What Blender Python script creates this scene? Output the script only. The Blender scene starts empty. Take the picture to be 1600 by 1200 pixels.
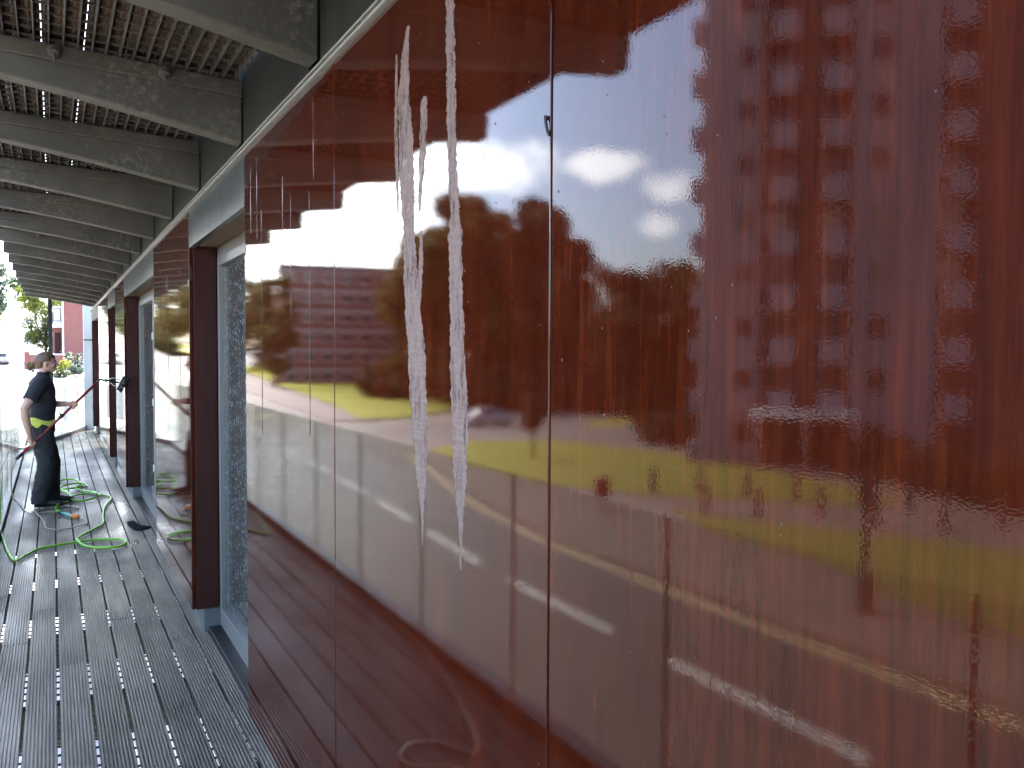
import bpy, math, random
import numpy as np
from mathutils import Vector, Matrix, Quaternion
R = math.radians
random.seed(7); rng = np.random.default_rng(11)
scn = bpy.context.scene
COL = scn.collection

# ------------------------------------------------------------------ camera
YAW, PITCH, ROLL, H = R(29.9), R(-2.2), R(0.3), 1.70
fw = Vector((math.sin(YAW)*math.cos(PITCH), math.cos(YAW)*math.cos(PITCH), math.sin(PITCH)))
rt = fw.cross(Vector((0, 0, 1))).normalized(); up = rt.cross(fw)
c_, s_ = math.cos(ROLL), math.sin(ROLL)
rt, up = c_*rt + s_*up, -s_*rt + c_*up
cam = bpy.data.cameras.new('camera'); camo = bpy.data.objects.new('camera', cam); COL.objects.link(camo)
cam.sensor_width = 36; cam.lens = 36*1248/1600; cam.clip_start = 0.02; cam.clip_end = 4000
M_ = Matrix((rt, up, -fw)).transposed().to_4x4(); M_.translation = Vector((0, 0, H)); camo.matrix_world = M_
scn.camera = camo

# ------------------------------------------------------------------ sky, sun, exposure
SUN_AZ, SUN_EL = R(26), R(52)            # azimuth from +Y towards +X
sd = Vector((math.sin(SUN_AZ)*math.cos(SUN_EL), math.cos(SUN_AZ)*math.cos(SUN_EL), math.sin(SUN_EL)))
sun = bpy.data.lights.new('sun', 'SUN'); suno = bpy.data.objects.new('sun', sun); COL.objects.link(suno)
sun.energy = 2.5; sun.angle = R(0.5); sun.color = (1.0, 0.93, 0.83)
suno.rotation_euler = sd.to_track_quat('Z', 'Y').to_euler()
world = bpy.data.worlds.new('World'); scn.world = world; world.use_nodes = True

def build_world():
    nt = world.node_tree; nt.nodes.clear(); N = nt.nodes.new; L = nt.links.new
    def m(op, a, b=None, c=None, clamp=False):
        n = N('ShaderNodeMath'); n.operation = op; n.use_clamp = clamp
        for i, v in enumerate((a, b, c)):
            if v is None: continue
            if isinstance(v, (int, float)): n.inputs[i].default_value = v
            else: L(v, n.inputs[i])
        return n.outputs[0]
    sky = N('ShaderNodeTexSky'); sky.sky_type = 'NISHITA'; sky.sun_disc = False
    sky.sun_elevation = SUN_EL; sky.sun_rotation = SUN_AZ; sky.air_density = .9; sky.dust_density = 2.2; sky.ozone_density = 1.0
    tc = N('ShaderNodeTexCoord'); sx = N('ShaderNodeSeparateXYZ'); L(tc.outputs['Generated'], sx.inputs[0])
    x, y, z = sx.outputs
    az = m('ARCTAN2', x, y); el = m('ARCSINE', z)
    # cloud texture: projected on a layer overhead
    zz = m('ADD', m('MAXIMUM', z, 0.0), 0.14)
    cv = N('ShaderNodeCombineXYZ'); L(m('DIVIDE', x, zz), cv.inputs[0]); L(m('DIVIDE', y, zz), cv.inputs[1])
    n1 = N('ShaderNodeTexNoise'); n1.inputs['Scale'].default_value = 0.85; n1.inputs['Detail'].default_value = 7; n1.inputs['Roughness'].default_value = .58
    L(cv.outputs[0], n1.inputs['Vector'])
    n2 = N('ShaderNodeTexNoise'); n2.inputs['Scale'].default_value = 13; n2.inputs['Detail'].default_value = 5; n2.inputs['Roughness'].default_value = .6
    L(tc.outputs['Generated'], n2.inputs['Vector'])
    wob = m('SUBTRACT', n2.outputs['Fac'], .5)
    # single cumulus banks (azimuth, elevation, half widths, density)
    total = None
    for a0, e0, wa, we, k in ((-.47, .232, .12, .036, .62), (-.35, .165, .12, .065, 1.), (-.25, .125, .14, .075, 1.), (-.10, .13, .16, .10, 1.),
                              (-.640, .228, .060, .020, .55), (-.715, .205, .050, .021, .5), (-.700, .155, .028, .016, .4),
                              (-1.25, .20, .2, .06, .8), (-1.9, .16, .3, .07, .9), (.35, .2, .25, .08, .9), (.9, .14, .3, .06, .9), (1.7, .22, .3, .08, .8), (2.7, .15, .4, .07, .9)):
        da = m('DIVIDE', m('SUBTRACT', az, a0), wa); de = m('DIVIDE', m('SUBTRACT', el, e0), we)
        q = m('ADD', m('MULTIPLY', da, da), m('MULTIPLY', de, de))
        v = m('SUBTRACT', 1.0, m('ADD', q, m('MULTIPLY', wob, 4.6)))
        v = m('MULTIPLY', m('MULTIPLY', v, 1.0, clamp=True), k)
        total = v if total is None else m('MAXIMUM', total, v)
    g = m('MULTIPLY', m('SUBTRACT', n1.outputs['Fac'], .60), 4.0, clamp=True)
    g = m('MULTIPLY', g, .5)
    cl = m('MAXIMUM', total, g)
    cl = m('MULTIPLY', cl, m('MULTIPLY', m('ADD', z, .01), 40, clamp=True))
    mix = N('ShaderNodeMixRGB'); L(cl, mix.inputs[0]); L(sky.outputs[0], mix.inputs[1]); mix.inputs[2].default_value = (13, 12.9, 12.8, 1)
    bg = N('ShaderNodeBackground'); bg.inputs[1].default_value = 0.15; L(mix.outputs[0], bg.inputs[0])
    out = N('ShaderNodeOutputWorld'); L(bg.outputs[0], out.inputs[0])
build_world()
vs = scn.view_settings; vs.view_transform = 'Standard'; vs.look = 'None'; vs.exposure = 3.35; vs.gamma = 1
scn.cycles.use_denoising = True; scn.cycles.max_bounces = 6; scn.cycles.diffuse_bounces = 3; scn.cycles.glossy_bounces = 4; scn.cycles.transmission_bounces = 2; scn.cycles.transparent_max_bounces = 12
scn.cycles.use_adaptive_sampling = True; scn.cycles.adaptive_threshold = .04
scn.cycles.caustics_reflective = False; scn.cycles.caustics_refractive = False; scn.cycles.sample_clamp_indirect = 6

# ------------------------------------------------------------------ materials
MATS = {}
class Mat:
    """small node helper: Principled material plus math/noise shortcuts"""
    def __init__(s, name, base=(.5, .5, .5), rough=.6, metal=0., ior=1.5, **kw):
        s.m = bpy.data.materials.new(name); s.m.use_nodes = True; s.nt = s.m.node_tree
        s.p = s.nt.nodes['Principled BSDF']; s.out = s.nt.nodes['Material Output']
        s.p.inputs['Base Color'].default_value = (*base, 1); s.p.inputs['Roughness'].default_value = rough
        s.p.inputs['Metallic'].default_value = metal; s.p.inputs['IOR'].default_value = ior
        for k, v in kw.items(): s.p.inputs[k.replace('_', ' ')].default_value = v
        MATS[name] = s.m
    def n(s, t): return s.nt.nodes.new(t)
    def l(s, a, b): s.nt.links.new(a, b)
    def pos(s, scale=(1, 1, 1), obj=False):
        g = s.n('ShaderNodeTexCoord' if obj else 'ShaderNodeNewGeometry')
        mp = s.n('ShaderNodeMapping'); mp.inputs['Scale'].default_value = scale
        s.l(g.outputs['Object' if obj else 'Position'], mp.inputs[0]); return mp.outputs[0]
    def noise(s, vec, scale, detail=4, rough=.55, dist=0):
        t = s.n('ShaderNodeTexNoise'); s.l(vec, t.inputs['Vector']); t.inputs['Scale'].default_value = scale
        t.inputs['Detail'].default_value = detail; t.inputs['Roughness'].default_value = rough; t.inputs['Distortion'].default_value = dist
        return t.outputs['Fac']
    def ramp(s, f, stops):
        r = s.n('ShaderNodeValToRGB'); s.l(f, r.inputs[0]); e = r.color_ramp.elements
        while len(e) < len(stops): e.new(.5)
        for i, (p, c) in enumerate(stops):
            e[i].position = p; e[i].color = (*c, 1) if isinstance(c, tuple) else (c, c, c, 1)
        return r.outputs[0]
    def mix(s, f, a, b, mode='MIX'):
        x = s.n('ShaderNodeMixRGB'); x.blend_type = mode
        for i, v in enumerate((f, a, b)):
            if isinstance(v, (int, float)): x.inputs[i].default_value = v if i == 0 else (v, v, v, 1)
            elif isinstance(v, tuple): x.inputs[i].default_value = (*v, 1)
            else: s.l(v, x.inputs[i])
        return x.outputs[0]
    def math(s, op, a, b=None, clamp=False):
        x = s.n('ShaderNodeMath'); x.operation = op; x.use_clamp = clamp
        for i, v in enumerate((a, b)):
            if v is None: continue
            if isinstance(v, (int, float)): x.inputs[i].default_value = v
            else: s.l(v, x.inputs[i])
        return x.outputs[0]
    def color(s, v): s.l(v, s.p.inputs['Base Color']); return s
    def rough(s, v): s.l(v, s.p.inputs['Roughness']); return s
    def bump(s, h, strength=.3, dist=.01, prev=None):
        b = s.n('ShaderNodeBump'); b.inputs['Strength'].default_value = strength; b.inputs['Distance'].default_value = dist
        s.l(h, b.inputs['Height'])
        if prev is not None: s.l(prev, b.inputs['Normal'])
        s.l(b.outputs[0], s.p.inputs['Normal']); return b.outputs[0]

def mottled(name, c1, c2, scale=3, rough=.85, c3=None, bump=.0, bscale=40, sc=(1, 1, 1), **kw):
    M = Mat(name, c1, rough, **kw); v = M.pos(sc)
    st = [(.35, c1), (.65, c2)] + ([(.8, c3)] if c3 else [])
    M.color(M.ramp(M.noise(v, scale, 6, .65), st))
    if bump: M.bump(M.noise(M.pos(), bscale, 5), bump, .01)
    return M

# glossy dark red cladding: vertical wood-like grain, orange-peel lacquer
M = Mat('red_cladding', (.04, .006, .004), .05, ior=1.47)
v = M.pos((1, 26, 1.3)); v2 = M.pos((1, 5, 1.6)); v3 = M.pos((1, 90, 2.2))
a = M.ramp(M.noise(v, 3, 6, .7), [(.25, (.028, .0052, .0030)), (.50, (.048, .0080, .0034)), (.75, (.080, .0155, .0044))])
b = M.ramp(M.noise(v2, 2.2, 5, .65), [(.32, .70), (.68, 1.22)])
c = M.ramp(M.noise(v3, 3, 3, .6), [(.3, .93), (.7, 1.05)])
M.color(M.mix(1, M.mix(1, a, b, 'MULTIPLY'), c, 'MULTIPLY'))
M.rough(M.ramp(M.noise(M.pos((1, 3, .8)), 3, 5, .6), [(.3, .016), (.75, .032)]))
pb = M.bump(M.noise(M.pos((1, .8, 1.35)), 330, 0, .5), .033, .0006)
M.bump(M.noise(M.pos((1, 1, .3)), 3, 1, .5), .005, .003, pb)
M = Mat('red_return', (.035, .012, .010), .5, Specular_IOR_Level=.2)
M.color(M.ramp(M.noise(M.pos((22, 22, 1.2)), 3, 6, .7), [(.3, (.024, .007, .006)), (.7, (.044, .011, .008))]))
M = Mat('soap_film', (.18, .14, .14), .7, Specular_IOR_Level=.2)
M.color(M.ramp(M.noise(M.pos(), 160, 3, .6), [(.3, (.175, .126, .114)), (.6, (.235, .175, .160))]))
vo = M.n('ShaderNodeTexVoronoi'); M.l(M.pos(), vo.inputs['Vector']); vo.inputs['Scale'].default_value = 170
M.bump(vo.outputs['Distance'], .5, .002)
hol = M.ramp(M.noise(M.pos((1, 1, .22)), 60, 5, .7), [(.30, .35), (.52, .96)])
trn = M.n('ShaderNodeBsdfTransparent'); mx_ = M.n('ShaderNodeMixShader'); M.l(hol, mx_.inputs[0]); M.l(trn.outputs[0], mx_.inputs[1]); M.l(M.p.outputs[0], mx_.inputs[2]); M.l(mx_.outputs[0], M.out.inputs[0])
Mat('droplet', (.10, .06, .055), .03); Mat('wet_run', (.05, .018, .015), .10)
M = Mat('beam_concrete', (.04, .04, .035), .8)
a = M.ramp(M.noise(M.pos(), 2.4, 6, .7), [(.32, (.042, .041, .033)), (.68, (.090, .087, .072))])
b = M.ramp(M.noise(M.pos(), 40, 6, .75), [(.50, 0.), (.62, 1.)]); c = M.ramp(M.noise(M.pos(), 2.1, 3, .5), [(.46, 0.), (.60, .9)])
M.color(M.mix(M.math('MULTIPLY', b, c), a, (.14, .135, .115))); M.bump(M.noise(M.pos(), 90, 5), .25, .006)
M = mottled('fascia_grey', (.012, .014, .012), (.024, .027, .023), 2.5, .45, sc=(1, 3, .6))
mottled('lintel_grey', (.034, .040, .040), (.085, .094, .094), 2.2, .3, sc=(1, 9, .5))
Mat('trim_white', (.30, .30, .285), .35)
Mat('black_gap', (.006, .006, .006), .9)
mottled('wood_rib', (.060, .030, .013), (.11, .060, .026), 4, .8, sc=(30, 1, 1))
M = mottled('grating_steel', (.065, .064, .056), (.11, .107, .095), 6, .55)
Mat('door_frame', (.17, .17, .17), .4, .2)
mottled('plinth_blue', (.10, .11, .12), (.125, .135, .15), 4, .3)
# composite deck board, wet
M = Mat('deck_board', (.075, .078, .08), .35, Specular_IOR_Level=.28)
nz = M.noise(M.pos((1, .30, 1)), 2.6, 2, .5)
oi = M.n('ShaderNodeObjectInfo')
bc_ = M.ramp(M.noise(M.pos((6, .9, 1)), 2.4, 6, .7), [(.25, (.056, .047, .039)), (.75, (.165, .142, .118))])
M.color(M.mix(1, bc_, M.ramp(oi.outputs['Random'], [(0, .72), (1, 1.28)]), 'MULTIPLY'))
M.rough(M.ramp(nz, [(.30, .25), (.68, .55)]))
M.bump(M.noise(M.pos((1, .3, 1)), 160, 3), .12, .002)
Mat('dark_metal', (.03, .032, .034), .4, .6)
mottled('column_grey', (.42, .46, .46), (.5, .53, .53), 3, .5)
mottled('curtain', (.10, .10, .095), (.2, .2, .19), 5, .9, sc=(1, 30, .15))
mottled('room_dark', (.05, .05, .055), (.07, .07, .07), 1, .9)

def glass(name, tint, dirt=.05, rough=.01, drops=False, dirtcol=(.8, .85, .83)):
    M = Mat(name); nt = M.nt; nt.nodes.remove(M.p)
    tr = M.n('ShaderNodeBsdfTransparent'); tr.inputs[0].default_value = (*tint, 1)
    gl = M.n('ShaderNodeBsdfGlossy'); gl.inputs['Roughness'].default_value = rough
    df = M.n('ShaderNodeBsdfTranslucent'); df.inputs[0].default_value = (*dirtcol, 1)
    dd = M.n('ShaderNodeBsdfDiffuse'); dd.inputs[0].default_value = (*dirtcol, 1)
    fr = M.n('ShaderNodeFresnel'); bf = M.n('ShaderNodeNewGeometry')
    M.l(M.math('SUBTRACT', 1.5, M.math('MULTIPLY', bf.outputs['Backfacing'], 1.5-1/1.5)), fr.inputs[0])     # same pane seen from either face
    m0 = M.n('ShaderNodeMixShader'); m0.inputs[0].default_value = .5; M.l(df.outputs[0], m0.inputs[1]); M.l(dd.outputs[0], m0.inputs[2])
    m1 = M.n('ShaderNodeMixShader'); M.l(tr.outputs[0], m1.inputs[1]); M.l(m0.outputs[0], m1.inputs[2])
    streak = M.ramp(M.noise(M.pos((14, 14, 1)), 2.5, 5, .6), [(.35, dirt*.5), (.75, dirt*1.8)])
    if drops:
        vo = M.n('ShaderNodeTexVoronoi'); M.l(M.pos((1, 1, .75)), vo.inputs['Vector']); vo.inputs['Scale'].default_value = 58; vo.inputs['Randomness'].default_value = 1
        cellr = vo.outputs['Color']; sep = M.n('ShaderNodeSeparateXYZ'); M.l(cellr, sep.inputs[0])
        th = M.math('MULTIPLY', sep.outputs[0], .46)
        msk = M.math('MULTIPLY', M.math('SUBTRACT', th, vo.outputs['Distance']), 7, True)
        streak = M.math('ADD', streak, M.math('MULTIPLY', msk, .5), True)
        b = M.n('ShaderNodeBump'); b.inputs['Strength'].default_value = .9; b.inputs['Distance'].default_value = .006
        M.l(msk, b.inputs['Height']); M.l(b.outputs[0], gl.inputs['Normal']); M.l(b.outputs[0], fr.inputs['Normal']); M.l(b.outputs[0], dd.inputs['Normal'])
    M.l(streak, m1.inputs[0])
    m2 = M.n('ShaderNodeMixShader'); M.l(fr.outputs[0], m2.inputs[0]); M.l(m1.outputs[0], m2.inputs[1]); M.l(gl.outputs[0], m2.inputs[2])
    M.l(m2.outputs[0], M.out.inputs[0]); return M
glass('rail_glass', (.90, .95, .93), .05)
glass('door_glass', (.8, .85, .86), .10, .02, True, (.75, .77, .76))
Mat('glass_edge', (.03, .07, .06), .15)

# outside world
mottled('ground', (.16, .15, .13), (.22, .20, .17), .05, .9)
mottled('asphalt', (.034, .026, .021), (.048, .038, .031), .6, .7, bump=.2, bscale=60, Sheen_Weight=1.0, Sheen_Roughness=.27, Sheen_Tint=(1, .93, .84, 1))
mottled('paving', (.125, .088, .070), (.17, .122, .098), .5, .75, Sheen_Weight=.6, Sheen_Roughness=.2, Sheen_Tint=(1, .92, .87, 1))
mottled('brightened_paving', (.42, .39, .35), (.52, .49, .45), .6, .85)  # paving made paler to brighten the deck gaps and bounce light up
mottled('side_tarmac', (.085, .062, .052), (.115, .088, .075), .5, .8, Sheen_Weight=.8, Sheen_Roughness=.2, Sheen_Tint=(1, .92, .85, 1))
mottled('kerb_stone', (.34, .33, .31), (.42, .41, .39), 1, .85)
M = mottled('grass', (.045, .040, .005), (.070, .058, .007), .35, .9, (.09, .070, .010), .5, 25, Sheen_Weight=1.0, Sheen_Roughness=.34, Sheen_Tint=(.84, .80, .14, 1))
mottled('sunlit_grass', (.26, .24, .02), (.34, .30, .03), .8, .9)  # grass strips with their sunlit look put into the colour
Mat('paint_white', (.55, .54, .52), .7); Mat('paint_yellow', (.52, .38, .20), .6)
def leaf(name, a, b, c):
    M = Mat(name, a, .65); M.color(M.ramp(M.noise(M.pos(), .9, 3, .7), [(.3, a), (.55, b), (.75, c)]))
    t = M.n('ShaderNodeBsdfTranslucent'); M.l(M.p.inputs['Base Color'].links[0].from_socket, t.inputs[0])
    mx = M.n('ShaderNodeMixShader'); mx.inputs[0].default_value = .42; M.l(M.p.outputs[0], mx.inputs[1]); M.l(t.outputs[0], mx.inputs[2]); M.l(mx.outputs[0], M.out.inputs[0])
leaf('leaf_olive', (.05, .048, .012), (.10, .088, .018), (.17, .14, .025))
leaf('leaf_rust', (.030, .024, .010), (.055, .040, .013), (.075, .055, .015))
leaf('leaf_green', (.035, .055, .014), (.06, .085, .02), (.10, .12, .03))
leaf('leaf_hazed', (.07, .10, .075), (.11, .15, .105), (.15, .19, .13))  # distant haze put into the colour: leaves paled and blued
leaf('leaf_lime', (.12, .16, .03), (.20, .24, .04), (.28, .28, .05))
mottled('bark', (.05, .038, .028), (.09, .07, .05), 6, .9)
Mat('flower_white', (.8, .78, .75), .7); Mat('flower_yellow', (.7, .5, .06), .7); Mat('flower_pink', (.5, .05, .16), .7)
M = Mat('tower_render', (.25, .24, .27), .85)
M.color(M.ramp(M.noise(M.pos((1, 1, .3)), .7, 5, .6), [(.3, (.24, .205, .215)), (.7, (.32, .275, .285))]))
mottled('tower_brick', (.10, .062, .055), (.13, .08, .07), .6, .85)
mottled('tower_balcony', (.26, .24, .265), (.32, .30, .33), 1, .7)
Mat('dark_glass', (.015, .018, .02), .08)
M = Mat('brick_wall', (.22, .07, .05), .85)
bt = M.n('ShaderNodeTexBrick'); M.l(M.pos((1, 1, 1)), bt.inputs['Vector']); bt.inputs['Scale'].default_value = 4
bt.inputs['Color1'].default_value = (.26, .075, .055, 1); bt.inputs['Color2'].default_value = (.20, .055, .045, 1); bt.inputs['Mortar'].default_value = (.30, .2, .17, 1)
bt.inputs['Mortar Size'].default_value = .02
mpp = M.n('ShaderNodeCombineXYZ'); sp = M.n('ShaderNodeSeparateXYZ'); M.l(M.pos(), sp.inputs[0])
M.l(M.math('ADD', sp.outputs[0], sp.outputs[1]), mpp.inputs[0]); M.l(sp.outputs[2], mpp.inputs[1]); M.l(mpp.outputs[0], bt.inputs['Vector'])
M.color(bt.outputs[0])
mottled('flats_brick', (.14, .055, .042), (.17, .07, .05), .5, .85)
Mat('white_paint', (.72, .72, .70), .5); Mat('band_stone', (.30, .28, .26), .7); Mat('roof_slate', (.10, .10, .11), .7)
# objects
M = Mat('hose_green', (.15, .42, .02), .4); 
Mat('hose_beige', (.34, .30, .20), .5); Mat('teal_plastic', (.03, .32, .30), .4); Mat('orange_plastic', (.62, .18, .04), .5)
Mat('black_plastic', (.012, .012, .013), .45); Mat('pole_red', (.20, .010, .018), .28); Mat('tube_clear', (.7, .68, .62), .3)
M = Mat('bristle', (.012, .012, .013), .9); M.bump(M.noise(M.pos(), 220, 2), .8, .01)
Mat('skin', (.46, .27, .20), .55); 
mottled('hair_brown', (.06, .034, .017), (.12, .072, .036), 60, .6, sc=(1, 1, 1))
mottled('polo_navy', (.010, .011, .016), (.014, .016, .022), 14, .9, bump=.25, bscale=16)
mottled('trouser_black', (.012, .013, .016), (.020, .021, .025), 12, .88, bump=.5, bscale=11)
Mat('shoe_black', (.012, .012, .012), .5); Mat('eye_white', (.7, .7, .68), .3); Mat('lip', (.36, .15, .12), .5)
mottled('cloth_yellow', (.50, .52, .07), (.62, .60, .12), 30, .9, bump=.4, bscale=45)
Mat('black_matte', (.004, .004, .007), .95, Specular_IOR_Level=.05)
Mat('car_silver', (.45, .46, .48), .25, .6); Mat('car_red', (.22, .02, .02), .25); Mat('car_white', (.7, .7, .7), .25); Mat('car_dark', (.03, .035, .05), .2)
Mat('tyre', (.015, .015, .015), .8); Mat('rim', (.4, .4, .42), .3, .8); Mat('lamp_clear', (.8, .8, .78), .15); Mat('lamp_red', (.4, .01, .01), .25)
mottled('bollard_brown', (.035, .020, .014), (.055, .032, .022), 5, .7)
Mat('bin_red', (.16, .014, .012), .4); Mat('post_grey', (.06, .055, .052), .5); Mat('sign_white', (.75, .75, .75), .5)
def mat(n): return MATS[n]

# ------------------------------------------------------------------ mesh helpers
class MB:
    def __init__(s): s.v = []; s.f = []; s.mi = []; s.cur = 0
    def add(s, vs_, fs): 
        o = len(s.v); s.v += [tuple(p) for p in vs_]; s.f += [tuple(i+o for i in q) for q in fs]; s.mi += [s.cur]*len(fs); return s
    def box(s, x0, x1, y0, y1, z0, z1):
        return s.add([(x0,y0,z0),(x1,y0,z0),(x1,y1,z0),(x0,y1,z0),(x0,y0,z1),(x1,y0,z1),(x1,y1,z1),(x0,y1,z1)],
                     [(0,3,2,1),(4,5,6,7),(0,1,5,4),(1,2,6,5),(2,3,7,6),(3,0,4,7)])
    def extrude_y(s, prof, y0, y1):          # prof: closed (x,z) loop, counter-clockwise seen from -y
        n = len(prof)
        return s.add([(x,y0,z) for x,z in prof]+[(x,y1,z) for x,z in prof],
                     [tuple(range(n)), tuple(range(2*n-1,n-1,-1))]+[(i,i+n,(i+1)%n+n,(i+1)%n) for i in range(n)])
    def loft(s, rings, cap=True, seg=12):    # rings: (center, ax_u, ax_v) ellipses
        o = []
        for c, u_, w_ in rings:
            c = Vector(c); u_ = Vector(u_); w_ = Vector(w_)
            o.append([c+u_*math.cos(2*math.pi*k/seg)+w_*math.sin(2*math.pi*k/seg) for k in range(seg)])
        n = len(o); vs_ = [p for r_ in o for p in r_]; fs = []
        for i in range(n-1):
            for k in range(seg):
                k2 = (k+1) % seg; fs.append((i*seg+k, i*seg+k2, (i+1)*seg+k2, (i+1)*seg+k))
        if cap: fs += [tuple(range(seg-1,-1,-1)), tuple((n-1)*seg+k for k in range(seg))]
        return s.add(vs_, fs)
    def tube(s, pts, rad, seg=8, flat=1.0, ref=Vector((0,0,1))):
        pts = [Vector(p) for p in pts]; n = len(pts); rings = []
        u_ = None
        for i, p in enumerate(pts):
            t = (pts[min(i+1,n-1)]-pts[max(i-1,0)]).normalized()
            if u_ is None:
                rr = ref if abs(t.dot(ref)) < .95 else Vector((1,0,0)); u_ = t.cross(rr).normalized()
            else: u_ = (u_ - t*u_.dot(t)).normalized()
            w_ = t.cross(u_); r_ = rad[i] if isinstance(rad, (list, tuple)) else rad
            rings.append((p, u_*r_, w_*r_*flat))
        return s.loft(rings, True, seg)
    def ball(s, c, rx, ry, rz, seg=14, rg=9, rot=None):
        rings = []
        Rm = rot or Matrix.Identity(3)
        for i in range(rg):
            t = -math.pi/2*.985 + math.pi*.985*i/(rg-1); k = math.cos(t)
            rings.append((Vector(c)+Rm@Vector((0,0,rz*math.sin(t))), Rm@Vector((rx*k,0,0)), Rm@Vector((0,ry*k,0))))
        return s.loft(rings, True, seg)
    def mesh(s, name, m, smooth=False):
        me = bpy.data.meshes.new(name); me.from_pydata([tuple(p) for p in s.v], [], s.f)
        for mm in (m if isinstance(m, (list, tuple)) else [m]): me.materials.append(mat(mm))
        if any(s.mi): me.polygons.foreach_set('material_index', s.mi)
        if smooth: me.polygons.foreach_set('use_smooth', [True]*len(me.polygons))
        me.update(); return me
    def build(s, name, m, parent=None, smooth=False, **tags):
        return link(name, s.mesh(name, m, smooth), parent, **tags)
def link(name, me, parent=None, loc=None, rot=None, **tags):
    o = bpy.data.objects.new(name, me); COL.objects.link(o)
    if parent is not None: o.parent = parent
    if loc is not None: o.location = loc
    if rot is not None: o.rotation_euler = rot
    for k, v_ in tags.items(): o[k] = v_
    return o
def thing(name, label, category, loc=(0,0,0), rz=0, group=None):
    o = link(name, None, None, loc, (0,0,rz), label=label, category=category)
    if group: o['group'] = group
    return o
def bevel(o, w=.004, seg=2):
    b = o.modifiers.new('bevel', 'BEVEL'); b.width = w; b.segments = seg; b.limit_method = 'ANGLE'; return o
def copy_tree(o, parent=None):
    c = o.copy(); COL.objects.link(c); c.parent = parent
    for ch in list(o.children): copy_tree(ch, c)
    return c
def spline(pts, n=8):                         # Catmull-Rom
    P = [Vector(p) for p in pts]; P = [2*P[0]-P[1]]+P+[2*P[-1]-P[-2]]; out = []
    for i in range(1, len(P)-2):
        a, b, c, d = P[i-1:i+3]
        for k in range(n):
            t = k/n; out.append(.5*((2*b)+(c-a)*t+(2*a-5*b+4*c-d)*t*t+(3*b-a-3*c+d)*t**3))
    out.append(P[-2]); return out

# ------------------------------------------------------------------ dimensions of the building (metres, deck top = 0)
XW = .71            # face of the red cladding
XE = -.48           # outer edge of the deck
GZ = -4.0           # street level
P_BOT, P_TOP = .14, 2.53
BEAM_Y0, BEAM_DY = 2.37, 1.10
def smooth01(t): t = max(0, min(1, t)); return t*t*(3-2*t)
def terrain(x, y):
    k = .022 + .040*smooth01((x+26)/16)
    return GZ + k*max(0, y-52) + (.00006*max(0, y-150)**2 if x > -60 else 0)

# ------------------------------------------------------------------ setting: ground, road, pavements, lawns
def poly_sheet(name, poly, z, m, parent=None, res=None, kind='structure', thick=0, **tags):
    """flat polygon (concave allowed) laid dz above the terrain"""
    import bmesh
    bm = bmesh.new(); vs_ = [bm.verts.new((x, y, 0)) for x, y in poly]; f_ = bm.faces.new(vs_)
    bmesh.ops.triangulate(bm, faces=[f_])
    if res:
        for _ in range(5):
            long = [e for e in bm.edges if e.calc_length() > res]
            if not long: break
            bmesh.ops.subdivide_edges(bm, edges=long, cuts=1); bmesh.ops.triangulate(bm, faces=bm.faces[:])
    bmesh.ops.recalc_face_normals(bm, faces=bm.faces[:])
    for f in bm.faces:
        if f.normal.z < 0: f.normal_flip()
    for v_ in bm.verts: v_.co.z = terrain(v_.co.x, v_.co.y)+z
    if thick:
        ret = bmesh.ops.extrude_face_region(bm, geom=bm.faces[:])
        for g in ret['geom']:
            if isinstance(g, bmesh.types.BMVert): pass
        low = [v_ for v_ in bm.verts if v_ not in set(g for g in ret['geom'] if isinstance(g, bmesh.types.BMVert))]
        for v_ in low: v_.co.z -= thick
    me = bpy.data.meshes.new(name); bm.to_mesh(me); bm.free(); me.materials.append(mat(m))
    o = link(name, me, parent)
    if parent is None and kind: o['kind'] = kind
    for k, v_ in tags.items(): o[k] = v_
    return o
# one sheet to the horizon
xs = [-2500, -900, -400, -200, -120, -80, -60]+list(range(-50, 41, 5))+[60, 100, 200, 500, 1200, 2500]
ys = [-2500, -800, -300, -100, -40, 0, 30, 48]+list(range(52, 420, 12))+[440, 480, 520, 600, 900, 1600, 2800]
def tz(x, y): return terrain(x, min(y, 420)) if x > -400 else terrain(x, min(y, 420))
vv = [(x, y, tz(x, y)) for y in ys for x in xs]; nx = len(xs)
ff = [(j*nx+i, j*nx+i+1, (j+1)*nx+i+1, (j+1)*nx+i) for j in range(len(ys)-1) for i in range(nx-1)]
MB().add(vv, ff).build('ground', 'ground', kind='structure')

def left_edge(y):  return np.interp(y, [-60, 20, 28, 36, 58, 81, 115, 200, 350, 420], [-11.7, -11.7, -12.8, -15.0, -17, -16, -14, -9, -4, -1])
def right_edge(y): return np.interp(y, [-60, 80, 115, 200, 350, 420], [-5.0, -5.0, -3.0, 1.5, 5, 7])
def centre(y): return np.interp(y, [-60, 18, 33, 60, 115, 200, 350], [-8.3, -8.4, -9.7, -10.8, -8.6, -3.5, .6])
yy = list(np.arange(-60, 421, 6.))
road = poly_sheet('road', [(left_edge(y), y) for y in yy]+[(right_edge(y), y) for y in yy[::-1]], .03, 'asphalt', res=14)
poly_sheet('side_road', [(-13.2, 35), (-17, 44.5), (-21.6, 46), (-26.6, 43.6), (-31, 41), (-70, 40), (-70, 62), (-36, 58.5), (-20.4, 57.5), (-15.5, 59), (-14, 45)], .035, 'side_tarmac', res=8)
def strip(name, ctr, y0, y1, w, z, m, off=0.):
    n = max(2, int((y1-y0)/3)); Y = np.linspace(y0, y1, n)
    vs_ = [(ctr(y)+off-w/2, y, terrain(ctr(y), y)+z) for y in Y]+[(ctr(y)+off+w/2, y, terrain(ctr(y), y)+z) for y in Y]
    return MB().add(vs_, [(i, i+n, i+n+1, i+1) for i in range(n-1)]).build(name, m, road)
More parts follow.
